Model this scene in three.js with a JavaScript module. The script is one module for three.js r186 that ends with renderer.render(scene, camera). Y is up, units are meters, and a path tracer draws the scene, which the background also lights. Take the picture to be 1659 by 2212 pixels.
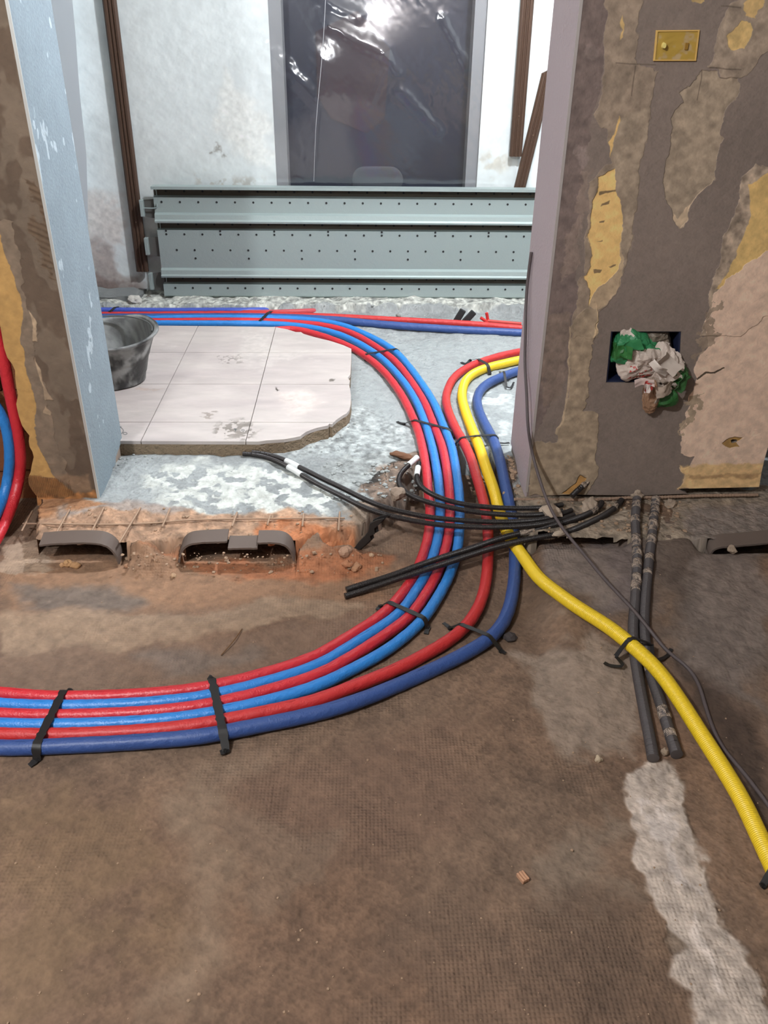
import * as THREE from 'three';
import { mergeGeometries, toCreasedNormals } from 'three/addons/utils/BufferGeometryUtils.js';
import { RoundedBoxGeometry } from 'three/addons/geometries/RoundedBoxGeometry.js';

// ---------------------------------------------------------------- camera, light, exposure
const IW = 1659, IH = 2212, FPX = 1850, EYE = 1.33;
const scene = new THREE.Scene();
scene.background = new THREE.Color(0x020203);
const camera = new THREE.PerspectiveCamera(2 * Math.atan(IH / 2 / FPX) * 180 / Math.PI, IW / IH, 0.05, 30);
camera.rotation.order = 'YXZ';
camera.position.set(0, EYE, 0);
camera.rotation.set(-31 * Math.PI / 180, -1.65 * Math.PI / 180, 0.77 * Math.PI / 180);
camera.updateMatrixWorld(true);
const renderer = new THREE.WebGLRenderer({ antialias: true });
renderer.toneMapping = THREE.LinearToneMapping;
renderer.toneMappingExposure = 1.0;
renderer.shadowMap.enabled = true;
const LAMP_BACK = { at: [0.68, 2.32, -2.63], color: 0xeef5ff, power: 16 };   // bare bulb on the site cable of the back room
const LAMP_FRONT = { at: [-1.05, 2.3, -0.05], color: 0xf8fbff, power: 13.2 };  // bare bulb of the front room
const FRONT_GAIN = 1.03, BACK_GAIN = 1.0;                                    // photographed tone -> real base colour

// ---------------------------------------------------------------- helpers
const V3 = (x, y, z) => new THREE.Vector3(x, y, z);
function ray(px, py) { return V3((px - IW / 2) / FPX, -(py - IH / 2) / FPX, -1).applyQuaternion(camera.quaternion); }
function P(px, py, h) { const d = ray(px, py); return camera.position.clone().addScaledVector(d, (h - EYE) / d.y); }     // point on a level
function PZ(px, py, z) { const d = ray(px, py); return camera.position.clone().addScaledVector(d, z / d.z); }            // point on a wall plane
function PX(px, py, x) { const d = ray(px, py); return camera.position.clone().addScaledVector(d, x / d.x); }            // point on a jamb plane
function rng(seed) { let a = seed >>> 0; return () => { a = a + 0x6D2B79F5 | 0; let t = Math.imul(a ^ a >>> 15, 1 | a); t = t + Math.imul(t ^ t >>> 7, 61 | t) ^ t; return ((t ^ t >>> 14) >>> 0) / 4294967296; }; }
const PERM = new Uint8Array(512), VAL = new Float32Array(256);
{ const r = rng(7); for (let i = 0; i < 256; i++) { PERM[i] = i; VAL[i] = r() * 2 - 1; } for (let i = 255; i > 0; i--) { const j = r() * (i + 1) | 0, t = PERM[i]; PERM[i] = PERM[j]; PERM[j] = t; } for (let i = 0; i < 256; i++) PERM[i + 256] = PERM[i]; }
function vn(x, y) {
  const xi = Math.floor(x), yi = Math.floor(y); let fx = x - xi, fy = y - yi; fx = fx * fx * (3 - 2 * fx); fy = fy * fy * (3 - 2 * fy);
  const X = xi & 255, X1 = (xi + 1) & 255, Y = yi & 255, Y1 = (yi + 1) & 255;
  const a = VAL[PERM[X + PERM[Y]]], b = VAL[PERM[X1 + PERM[Y]]], c = VAL[PERM[X + PERM[Y1]]], d = VAL[PERM[X1 + PERM[Y1]]];
  return a + (b - a) * fx + (c - a) * fy + (a - b - c + d) * fx * fy;
}
function fbm(x, y, o) { let s = 0, a = 0.5; for (let i = 0; i < o; i++) { s += a * vn(x, y); x = x * 2.03 + 17.1; y = y * 2.03 + 5.3; a *= 0.5; } return s; }
const clamp = (x, a = 0, b = 1) => x < a ? a : x > b ? b : x;
const sst = (a, b, x) => { const t = clamp((x - a) / (b - a)); return t * t * (3 - 2 * t); };
const lerp = (a, b, t) => a + (b - a) * t;
function pw(pts, x) { if (x <= pts[0][0]) return pts[0][1]; for (let i = 1; i < pts.length; i++) if (x <= pts[i][0]) return lerp(pts[i - 1][1], pts[i][1], (x - pts[i - 1][0]) / (pts[i][0] - pts[i - 1][0])); return pts[pts.length - 1][1]; }
const lin = c => c <= 0.04045 ? c / 12.92 : ((c + 0.055) / 1.055) ** 2.4;
const unlin = c => c <= 0.0031308 ? 12.92 * c : 1.055 * c ** (1 / 2.4) - 0.055;
function gain(rgb, g) { return rgb.map(c => 255 * unlin(clamp(lin(c / 255) * g, 0, 0.86))); }
function col(rgb, g = 1) { const c = gain(rgb, g); return new THREE.Color().setRGB(lin(c[0] / 255), lin(c[1] / 255), lin(c[2] / 255)); }

const used = {};
function numbered(n) { used[n] = (used[n] || 0) + 1; return used[n] === 1 ? n : n + '_' + String(used[n] - 1).padStart(3, '0'); }
function tag(o, label, category, group, kind) { o.userData = { ...o.userData, label, category }; if (group) o.userData.group = group; if (kind) o.userData.kind = kind; return o; }
function shade(o) { o.castShadow = o.receiveShadow = true; return o; }
function mesh(name, geo, m, parent) { const o = shade(new THREE.Mesh(geo, m)); o.name = parent ? name : numbered(name); (parent || scene).add(o); return o; }
function thing(name, label, category, at = [0, 0, 0], group) { const o = new THREE.Group(); o.name = numbered(name); o.position.set(...at); tag(o, label, category, group); scene.add(o); return o; }
function struct(name, geo, m, label) { const o = mesh(name, geo, m); o.userData.kind = 'structure'; if (label) o.userData.label = label; return o; }
function structGroup(name, label) { const o = new THREE.Group(); o.name = numbered(name); o.userData = { kind: 'structure', label }; scene.add(o); return o; }
function box(x0, x1, y0, y1, z0, z1) { const g = new THREE.BoxGeometry(x1 - x0, y1 - y0, z1 - z0); g.translate((x0 + x1) / 2, (y0 + y1) / 2, (z0 + z1) / 2); return g; }
function rbox(w, h, d, r = 0.002) { return new RoundedBoxGeometry(w, h, d, 2, r); }
function poly(pts) { return new THREE.Shape(pts.map(p => new THREE.Vector2(p[0], p[1]))); }
function mat(rgb, rough = 0.9, o = {}) { return new THREE.MeshStandardMaterial({ color: col(rgb, o.gain ?? 1), roughness: rough, ...(delete o.gain, o) }); }

// tiling relief maps shared by many materials
function reliefTex(n, fn, rep) {
  const d = new Uint8Array(n * n * 4);
  for (let j = 0; j < n; j++) for (let i = 0; i < n; i++) { const v = clamp(fn(i / n, j / n)) * 255; const k = (j * n + i) * 4; d[k] = d[k + 1] = d[k + 2] = v; d[k + 3] = 255; }
  const t = new THREE.DataTexture(d, n, n); t.wrapS = t.wrapT = THREE.RepeatWrapping; t.magFilter = THREE.LinearFilter; t.minFilter = THREE.LinearMipmapLinearFilter; t.generateMipmaps = true; t.repeat.set(rep, rep); t.needsUpdate = true; return t;
}
function tileNoise(x, y, f, o) { // blended so that it tiles
  const a = fbm(x * f, y * f, o), b = fbm((x - 1) * f, y * f, o), c = fbm(x * f, (y - 1) * f, o), d = fbm((x - 1) * f, (y - 1) * f, o);
  return lerp(lerp(a, b, x), lerp(c, d, x), y);
}
const GRIT = reliefTex(512, (x, y) => 0.5 + 0.9 * tileNoise(x, y, 40, 4), 4);
const SCUFF = reliefTex(512, (x, y) => 0.5 + 0.5 * tileNoise(x * 1, y, 14, 3) + 0.35 * Math.max(0, tileNoise(x, y, 60, 2)), 6);

// base colour and relief of a surface in metres, from patches with ragged outlines
function sdf(p, x, y) {
  let d = 1e9, s = 1;
  for (let i = 0, j = p.length - 1; i < p.length; j = i++) {
    const ex = p[j][0] - p[i][0], ey = p[j][1] - p[i][1], wx = x - p[i][0], wy = y - p[i][1];
    const t = clamp((wx * ex + wy * ey) / (ex * ex + ey * ey + 1e-12)), bx = wx - ex * t, by = wy - ey * t;
    d = Math.min(d, bx * bx + by * by);
    const c1 = y >= p[i][1], c2 = y < p[j][1], c3 = ex * wy > ey * wx;
    if ((c1 && c2 && c3) || (!c1 && !c2 && !c3)) s = -s;
  }
  return s * Math.sqrt(d);
}
function paint({ x0, y0, w, h, nx, ny, base, layers, g = 1, range = 0.01 }) {
  const C = new Uint8Array(nx * ny * 4), B = new Uint8Array(nx * ny * 4), LUT = new Uint8Array(1024);
  for (let i = 0; i < 1024; i++) LUT[i] = Math.round(255 * unlin(clamp(lin(i / 1023) * g, 0, 0.86)));
  for (const l of layers) { const m = (l.warp ?? 0.01) + (l.soft ?? 0.003) * 2; l.bb = [Math.min(...l.poly.map(p => p[0])) - m, Math.max(...l.poly.map(p => p[0])) + m, Math.min(...l.poly.map(p => p[1])) - m, Math.max(...l.poly.map(p => p[1])) + m]; }
  for (let j = 0; j < ny; j++) for (let i = 0; i < nx; i++) {
    const x = x0 + (i + 0.5) / nx * w, y = y0 + (j + 0.5) / ny * h, out = base(x, y);
    let [r, gg, b, z] = out;
    for (const l of layers) {
      const bb = l.bb; if (x < bb[0] || x > bb[1] || y < bb[2] || y > bb[3]) continue;
      const wp = l.warp ?? 0.01, wf = l.wf ?? 26, n1 = wp * 2 * fbm(x * wf, y * wf, 4), n2 = wp * 2 * fbm(x * wf + 70, y * wf + 31, 4), so = l.soft ?? 0.003;
      let a = sst(so, -so, sdf(l.poly, x + n1, y + n2)); if (a <= 0) continue;
      if (l.mask) a *= sst(l.mask[1], l.mask[2], fbm(x * l.mask[0] + 9, y * l.mask[0], 4));
      a *= l.alpha ?? 1;
      const v = 1 + (l.vary ?? 0.1) * 2 * fbm(x * 60 + 3, y * 60, 3);
      r = lerp(r, l.col[0] * v, a); gg = lerp(gg, l.col[1] * v, a); b = lerp(b, l.col[2] * v, a);
      z += a * ((l.h ?? 0) + (l.hf ? l.hf(x, y) : 0));
    }
    const k = (j * nx + i) * 4;
    C[k] = LUT[clamp(r / 255) * 1023 | 0]; C[k + 1] = LUT[clamp(gg / 255) * 1023 | 0]; C[k + 2] = LUT[clamp(b / 255) * 1023 | 0]; C[k + 3] = 255;
    B[k] = B[k + 1] = B[k + 2] = clamp(0.5 + z / range) * 255; B[k + 3] = 255;
  }
  const tex = (d, s) => { const t = new THREE.DataTexture(d, nx, ny); t.magFilter = THREE.LinearFilter; t.minFilter = THREE.LinearMipmapLinearFilter; t.generateMipmaps = true; if (s) t.colorSpace = THREE.SRGBColorSpace; t.needsUpdate = true; return t; };
  return { map: tex(C, true), bumpMap: tex(B, false), bumpScale: range };
}
function planarUV(geo, a, b, r) { // uv from two coordinates, over the rectangle r
  const p = geo.attributes.position, uv = new Float32Array(p.count * 2);
  for (let i = 0; i < p.count; i++) { uv[2 * i] = (p.getComponent(i, a) - r.x0) / r.w; uv[2 * i + 1] = (p.getComponent(i, b) * (r.flip ? -1 : 1) - r.y0) / r.h; }
  geo.setAttribute('uv', new THREE.BufferAttribute(uv, 2)); return geo;
}
const XZ = (pts, h) => pts.map(p => { const q = P(p[0], p[1], h); return [q.x, -q.z]; });           // floor outlines: (x, -z)
const WALLZ = -2.157, WALLB = -2.455, BACKZ = -4.08, S = 0.08, T = 0.13, JL = -0.764, JR = 0.478;
const XY = (pts, z = WALLZ) => pts.map(p => { const q = PZ(p[0], p[1], z); return [q.x, q.y]; });
const off = (pts, ox, oy, k) => pts.map(p => [ox + p[0] / k, oy + p[1] / k]);

// ---------------------------------------------------------------- levels
const EDGE = [[-1.4, -2.5], [-0.945, -2.48], [-0.925, -2.1], [-0.89, -1.965], [-0.64, -1.955], [-0.2, -1.955], [-0.1, -1.97], [-0.03, -1.99], [0.02, -2.05], [0.08, -2.14], [0.12, -2.2], [0.15, -2.3], [0.2, -2.37], [0.3, -2.43], [0.4, -2.42], [0.435, -2.3], [0.45, -1.95], [0.72, -1.925], [0.95, -1.93], [1.6, -1.93]];
function screedH(x, z) {
  let s = S + 0.010 * fbm(x * 9, z * 9, 4) + 0.004 * fbm(x * 45, z * 45, 3);
  s -= 0.022 * sst(-2.14, -1.95, z) * sst(0.35, -0.1, x);
  s += 0.012 * Math.max(0, fbm(x * 22, z * 22, 3)) * sst(-2.15, -1.97, z);
  const be = -3.875 + 0.03 * fbm(x * 12, 3, 4); s += 0.03 * sst(be + 0.012, be - 0.012, z) + 0.012 * fbm(x * 30, z * 30, 3) * sst(be + 0.05, be - 0.03, z);
  const pit = sst(0.02, 0.12, x) * sst(0.46, 0.42, x), rgh = sst(-0.2, -0.1, x) * sst(0.1, 0.02, x), d = z - pw(EDGE, x) + (0.012 + 0.05 * rgh + 0.03 * pit) * fbm(x * 22, z * 22, 4), w = (x < 0 ? 0.017 : 0.006) + 0.07 * pit + 0.02 * rgh;
  return lerp(s, -0.06, sst(-w, w, d)) + pit * 0.035 * fbm(x * 30, z * 30, 4) * sst(-0.1, 0.02, d);
}
function frontH(x, z) {
  let s = 0.006 * fbm(x * 7 + 40, z * 7, 4) + 0.002 * fbm(x * 60, z * 60, 3);
  s += 0.064 * sst(0.40, 0.5, x) * sst(-1.25, -1.85, z) * (0.95 + 0.2 * fbm(x * 6, z * 6 + 9, 3));
  s += 0.011 * Math.exp(-(((z + 1.64 - 0.07 * x) / 0.05) ** 2)) * sst(0.1, -0.25, x);
  const ar = (x > -0.95 && x < -0.635) || (x > -0.495 && x < -0.175); s += ar ? 0 : 0.05 * sst(-1.86, -1.965, z) * sst(0.08, -0.1, x) * sst(-0.95, -0.88, x) * (0.7 + 0.9 * fbm(x * 24, z * 24, 4));
  s = lerp(s, 0.079 + 0.006 * fbm(x * 20, z * 20, 3), sst(0.70, 0.76, x) * sst(0.95, 0.88, x) * sst(-1.83, -1.93, z));
  s -= 0.03 * sst(-1.915, -1.95, z) * sst(0.43, 0.47, x) * sst(0.73, 0.7, x) + 0.045 * sst(0.88, 0.93, x) * sst(-1.88, -1.92, z);
  return s;
}
const groundY = (x, z) => Math.max(frontH(x, z), screedH(x, z), z < -2.2 && z > -4.1 ? 0 : 0);

function heightfield(xs, zs, H, rect, cut) {
  const nx = xs.length, nz = zs.length, pos = new Float32Array(nx * nz * 3), idx = [];
  for (let j = 0; j < nz; j++) for (let i = 0; i < nx; i++) { const k = (j * nx + i) * 3; pos[k] = xs[i]; pos[k + 1] = H(xs[i], zs[j]); pos[k + 2] = zs[j]; }
  for (let j = 0; j < nz - 1; j++) for (let i = 0; i < nx - 1; i++) {
    const a = j * nx + i, b = a + 1, c = a + nx, d = c + 1;
    if (cut && cut(xs[i], zs[j], pos, a, b, c, d)) continue;
    idx.push(a, c, b, b, c, d);
  }
  const g = new THREE.BufferGeometry(); g.setAttribute('position', new THREE.BufferAttribute(pos, 3)); g.setIndex(idx);
  planarUV(g, 0, 2, { ...rect, flip: true }); g.computeVertexNormals(); return g;
}
function steps(...segs) { const a = []; for (const [x0, x1, d] of segs) { const n = Math.round((x1 - x0) / d); for (let i = a.length ? 1 : 0; i <= n; i++) a.push(x0 + (x1 - x0) * i / n); } return a; }

// ---------------------------------------------------------------- front floor
{
  const rect = { x0: -1.3, y0: 0.55, w: 2.8, h: 1.75 };
  const A = (pts, c, o = {}) => ({ poly: XZ(pts, 0.01), col: c, warp: 0.03, wf: 12, soft: 0.02, ...o });
  const c4 = p => off(p, 1060, 1600, 2.77);
  const imprint = (x, y) => 0.0011 * (Math.abs(Math.sin(x * 430)) * Math.abs(Math.sin(y * 430)));
  const tex = paint({
    ...rect, nx: 2048, ny: 1280, g: FRONT_GAIN, range: 0.016,
    base: (x, y) => {
      const n = fbm(x * 5, y * 5, 5), m = fbm(x * 38 + 5, y * 38, 4), f = fbm(x * 150, y * 150, 3), v = 1 + 0.2 * n + 0.16 * m + 0.16 * f, wm = 0.5 + fbm(x * 3 + 8, y * 3, 2);
      const gz = sst(0.05, 0.3, fbm(x * 4 + 50, y * 4, 3));
      return [lerp(115, 107, wm) * v, lerp(90, 88, wm) * v, lerp(72, 73, wm) * v, 0.0026 * m + 0.0014 * f + gz * imprint(x, y) * 1.2];
    },
    layers: [
      A([[0, 1190], [760, 1190], [900, 1230], [860, 1300], [600, 1290], [0, 1330]], [146, 112, 86], { alpha: 0.8, soft: 0.04 }),
      A([[330, 1205], [640, 1200], [850, 1190], [860, 1225], [740, 1245], [520, 1240]], [162, 100, 66], { alpha: 0.75, soft: 0.02 }),
      A([[30, 1255], [250, 1248], [330, 1285], [230, 1315], [40, 1315]], [104, 95, 88], { alpha: 0.8, soft: 0.03 }),
      A([[0, 1325], [180, 1312], [420, 1318], [600, 1280], [760, 1290], [800, 1310], [600, 1335], [400, 1372], [250, 1392], [100, 1402], [0, 1398]], [146, 124, 103], { alpha: 0.8, soft: 0.012, hf: (x, y) => 0.002 * fbm(x * 50, y * 50, 3) }),
      A([[0, 1400], [400, 1380], [760, 1320], [820, 1340], [500, 1470], [0, 1490]], [118, 97, 82], { alpha: 0.6, soft: 0.03 }),
      A([[300, 1400], [420, 1385], [560, 1400], [480, 1440], [330, 1440]], [112, 104, 98], { alpha: 0.5, soft: 0.03 }),
      A([[0, 1165], [70, 1160], [75, 1190], [130, 1210], [60, 1225], [0, 1235]], [165, 145, 125], { alpha: 0.8, soft: 0.006 }),
      A([[520, 1650], [1000, 1560], [1050, 1750], [850, 1850], [560, 1830]], [112, 88, 73], { alpha: 0.6, soft: 0.06, hf: imprint }),
      A([[480, 1620], [560, 1640], [520, 1800], [460, 2000], [440, 2212], [340, 2212], [370, 2000], [420, 1800], [400, 1700]], [140, 121, 102], { alpha: 0.55, soft: 0.05, warp: 0.05 }),
      A([[1120, 1400], [1300, 1370], [1400, 1480], [1390, 1600], [1300, 1640], [1160, 1590], [1180, 1500]], [142, 126, 112], { alpha: 0.8, soft: 0.02, warp: 0.045, hf: (x, y) => 0.003 * fbm(x * 40, y * 40, 4) }),
      A([[1180, 1190], [1390, 1190], [1400, 1350], [1300, 1330], [1180, 1260]], [112, 102, 100], { alpha: 0.75, soft: 0.03 }),
      A([[1200, 1190], [1260, 1180], [1340, 1300], [1290, 1330], [1200, 1290]], [132, 118, 106], { alpha: 0.5, soft: 0.02, warp: 0.04 }),
      A([[1390, 1180], [1659, 1190], [1659, 1560], [1560, 1500], [1450, 1400]], [112, 102, 96], { alpha: 0.8, soft: 0.05, warp: 0.05 }),
      A([[1420, 1200], [1500, 1180], [1480, 1320], [1440, 1380]], [84, 70, 60], { alpha: 0.6, soft: 0.03, warp: 0.04 }),
      A([[1500, 1250], [1659, 1260], [1659, 1420], [1540, 1400]], [136, 122, 112], { alpha: 0.45, soft: 0.04, warp: 0.07 }),
      A([[1480, 1440], [1560, 1480], [1659, 1650], [1659, 1790], [1590, 1690], [1530, 1580]], [66, 53, 45], { alpha: 0.85, soft: 0.03, warp: 0.03 }),
      A([[1120, 1180], [1180, 1200], [1170, 1320], [1110, 1400], [1080, 1380]], [92, 72, 56], { alpha: 0.7, soft: 0.04 }),
      A([[1290, 1760], [1340, 1800], [1330, 1900], [1240, 1960], [1170, 1900], [1160, 1830]], [128, 113, 98], { alpha: 0.65, soft: 0.03, warp: 0.05 }),
      A(c4([[835, 185], [900, 140], [1080, 118], [1140, 200], [1170, 330], [1250, 560], [1300, 720], [1380, 960], [1500, 1200], [1600, 1400], [1700, 1560], [1800, 1750], [1260, 1750], [1200, 1480], [1110, 1400], [1090, 1250], [1000, 1000], [890, 720], [850, 560], [815, 330]]), [180, 166, 154], { alpha: 0.95, soft: 0.006, warp: 0.012, wf: 22, h: 0.003, vary: 0.14, hf: (x, y) => 0.004 * fbm(x * 22, y * 22, 5) }),
      A(c4([[930, 380], [1090, 390], [1120, 610], [1180, 700], [1240, 900], [1150, 850], [1060, 620], [960, 580]]), [200, 188, 180], { alpha: 0.7, soft: 0.006, warp: 0.02, wf: 24 }),
      A(c4([[1230, 980], [1300, 1060], [1360, 1250], [1440, 1500], [1400, 1500], [1330, 1260], [1230, 1120]]), [214, 200, 190], { alpha: 0.75, soft: 0.005, warp: 0.012, h: 0.002 }),
      A(c4([[1080, 1080], [1180, 1160], [1240, 1210], [1160, 1260], [1060, 1160]]), [110, 93, 78], { alpha: 0.8, soft: 0.004, warp: 0.015, h: -0.003 }),
      A([[540, 1760], [700, 1770], [690, 1900], [580, 1960], [520, 1900]], [124, 106, 90], { alpha: 0.45, soft: 0.03, warp: 0.05, hf: (x, y) => 0.006 * fbm(x * 26, y * 26, 4) }),
      A([[0, 1680], [300, 1700], [330, 2100], [0, 2150]], [124, 102, 76], { alpha: 0.4, soft: 0.08, warp: 0.1, hf: (x, y) => 0.005 * fbm(x * 34, y * 34, 4) }),
      A([[900, 1950], [1300, 1900], [1450, 2150], [1400, 2212], [850, 2212]], [98, 80, 67], { alpha: 0.5, soft: 0.06, warp: 0.06, hf: (x, y) => imprint(x, y) * 1.2 }),
    ],
  });
  const m = new THREE.MeshStandardMaterial({ roughness: 0.95, ...tex });
  const xs = steps([-2.4, -1.3, 0.1], [-1.3, 1.35, 0.007], [1.35, 2.4, 0.1]), zs = steps([-2.6, -0.55, 0.007], [-0.55, 2.7, 0.25]);
  struct('floor', heightfield(xs, zs, frontH, rect), m, 'rough brown screed floor of the front room');
  struct('floor_slab', box(-2.4, 2.4, -0.2, -0.08, -4.4, 2.7), mat([90, 80, 72], 0.95), 'concrete slab under both floors');
}

// ---------------------------------------------------------------- threshold and floor of the back room
{
  const rect = { x0: -1.5, y0: 1.85, w: 3.0, h: 2.3 };
  const A = (pts, c, o = {}) => ({ poly: XZ(pts, S), col: c, warp: 0.03, wf: 14, soft: 0.012, ...o });
  const tex = paint({
    ...rect, nx: 2048, ny: 1570, g: BACK_GAIN, range: 0.016,
    base: (x, y) => { const n = fbm(x * 6, y * 6, 5), m = fbm(x * 40, y * 40, 4), f = fbm(x * 140, y * 140, 3), v = 1 + 0.14 * n + 0.1 * m + 0.1 * f; return [140 * v, 144 * v, 143 * v, 0.004 * m + 0.0025 * f]; },
    layers: [
      A([[760, 740], [1130, 735], [1130, 980], [1000, 960], [880, 1000], [620, 960], [760, 900]], [154, 160, 159], { alpha: 0.85, soft: 0.05, vary: 0.05, h: 0 }),
      A([[1000, 840], [1110, 850], [1110, 975], [1050, 940]], [196, 202, 199], { alpha: 0.8, mask: [14, -0.12, 0.06] }),
      A([[1060, 880], [1115, 860], [1110, 910], [1060, 920]], [150, 156, 156], { alpha: 0.5, soft: 0.015 }),
      A([[330, 1030], [420, 990], [600, 1010], [760, 1060], [740, 1105], [560, 1115], [360, 1095]], [196, 199, 192], { mask: [30, -0.12, 0.1], soft: 0.03, warp: 0.04, h: 0.0006 }),
      A([[640, 900], [780, 870], [900, 940], [860, 1000], [700, 980], [600, 985]], [152, 157, 155], { alpha: 0.7, vary: 0.3, soft: 0.03, hf: (x, y) => 0.005 * fbm(x * 70, y * 70, 3) }),
      A([[700, 1010], [850, 960], [880, 1060], [800, 1110], [730, 1080]], [142, 146, 143], { alpha: 0.7, vary: 0.25, hf: (x, y) => 0.004 * fbm(x * 60, y * 60, 3) }),
      A([[-100, 1098], [250, 1085], [420, 1100], [760, 1108], [800, 1125], [790, 1260], [-100, 1260]], [160, 126, 100], { alpha: 0.92, soft: 0.012, warp: 0.025, vary: 0.2 }),
      A([[120, 1085], [215, 1080], [350, 1085], [420, 1105], [330, 1112], [215, 1100], [130, 1108]], [150, 142, 136], { alpha: 0.8, soft: 0.012 }),
      A([[40, 1040], [215, 1075], [240, 1090], [90, 1105], [0, 1100]], [152, 108, 74], { alpha: 0.9 }),
      A([[560, 1122], [760, 1120], [800, 1150], [780, 1250], [560, 1250]], [178, 110, 70], { alpha: 0.85, soft: 0.02, hf: (x, y) => 0.006 * fbm(x * 60, y * 60, 3) }),
      A([[760, 1090], [900, 1055], [870, 1100], [820, 1160], [770, 1170]], [140, 118, 98], { alpha: 0.8, soft: 0.012 }),
      A([[790, 1052], [806, 1030], [822, 1020], [838, 1004], [862, 998], [858, 1010], [838, 1018], [834, 1036], [814, 1046]], [46, 42, 38], { warp: 0.012, wf: 60, soft: 0.002, h: -0.006 }),  // gap under the screed crust, its darkness put into the colour
      A([[810, 1010], [900, 985], [960, 990], [1110, 985], [1125, 1080], [1120, 1200], [850, 1200], [840, 1110], [800, 1080]], [112, 94, 80], { alpha: 0.9, soft: 0.012, vary: 0.25 }),
      A([[1110, 1055], [1750, 1050], [1750, 1260], [1110, 1260]], [140, 125, 108], { alpha: 0.95, soft: 0.01, vary: 0.2 }),
      A([[1250, 1085], [1420, 1085], [1440, 1130], [1300, 1120]], [176, 160, 142], { alpha: 0.6, mask: [30, -0.1, 0.1] }),
      A([[1480, 1090], [1750, 1090], [1750, 1180], [1500, 1180]], [124, 114, 108], { alpha: 0.8, soft: 0.03 }),
      A([[200, 640], [1200, 648], [1200, 672], [200, 672]], [172, 173, 164], { alpha: 0.8, vary: 0.3, soft: 0.01 }),
    ],
  });
  const m = new THREE.MeshStandardMaterial({ roughness: 0.93, ...tex });
  const xs = steps([-2.4, -1.4, 0.1], [-1.4, 1.4, 0.0075], [1.4, 2.4, 0.1]), zs = steps([-4.12, -2.6, 0.0085], [-2.6, -1.85, 0.0065]);
  struct('floor_threshold', heightfield(xs, zs, screedH, rect, (x, z, p, a, b, c, d) => { const ys = [a, b, c, d].map(k => p[3 * k + 1]); return Math.max(...ys) < -0.012 || (z > -1.99 && ((x > -0.93 && x < -0.645) || (x > -0.485 && x < -0.185)) && Math.min(...ys) < 0.042) || (z > -2.0 && ((x > 0.47 && x < 0.71) || (x > 0.93 && x < 1.3)) && Math.min(...ys) < 0.066); }), m, 'grey screed of the doorway and back room with a broken front edge');
  const cav = mat([150, 112, 86], 0.95);
  for (const [a, b] of [[-0.9, -0.635], [-0.495, -0.175], [0.44, 0.73], [0.9, 1.33]]) for (const g of [box(a, b, -0.03, 0.05, -2.075, -2.06)]) struct('floor_hollow', g, cav);
}

// ---------------------------------------------------------------- tiled island of the back room
const TILE_OUTLINE = XZ([[256, 952], [330, 952.5], [400, 953], [500, 953], [558, 953.5], [575, 951], [613, 948.6], [634, 945], [648, 942], [660, 933], [672, 928], [684, 924], [697, 921], [708, 919], [711, 915], [717, 916], [726, 907], [741, 896.5], [748, 893], [754, 886], [757, 875], [759, 862], [757, 845], [754, 829], [756, 822], [751, 816], [757, 808], [758.5, 780], [759, 753], [741, 745], [725.7, 740], [713, 736], [700, 733], [688, 730], [676, 727], [656, 721], [650, 717], [639, 717], [620, 711], [608, 709], [595, 706], [500, 704.5], [330, 703], [200, 702]], T).map(p => [p[0], p[1]]);
TILE_OUTLINE.push([-1.9, TILE_OUTLINE[TILE_OUTLINE.length - 1][1]], [-1.9, 2.53], [JL - 0.02, 2.53]);
function clipPoly(pts, axis, v, keepLess) {
  const out = [], ins = p => keepLess ? p[axis] <= v : p[axis] >= v;
  for (let i = 0; i < pts.length; i++) {
    const a = pts[i], b = pts[(i + 1) % pts.length], ia = ins(a), ib = ins(b);
    if (ia) out.push(a);
    if (ia !== ib) { const t = (v - a[axis]) / (b[axis] - a[axis]); out.push([lerp(a[0], b[0], t), lerp(a[1], b[1], t)]); }
  }
  return out;
}
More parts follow.
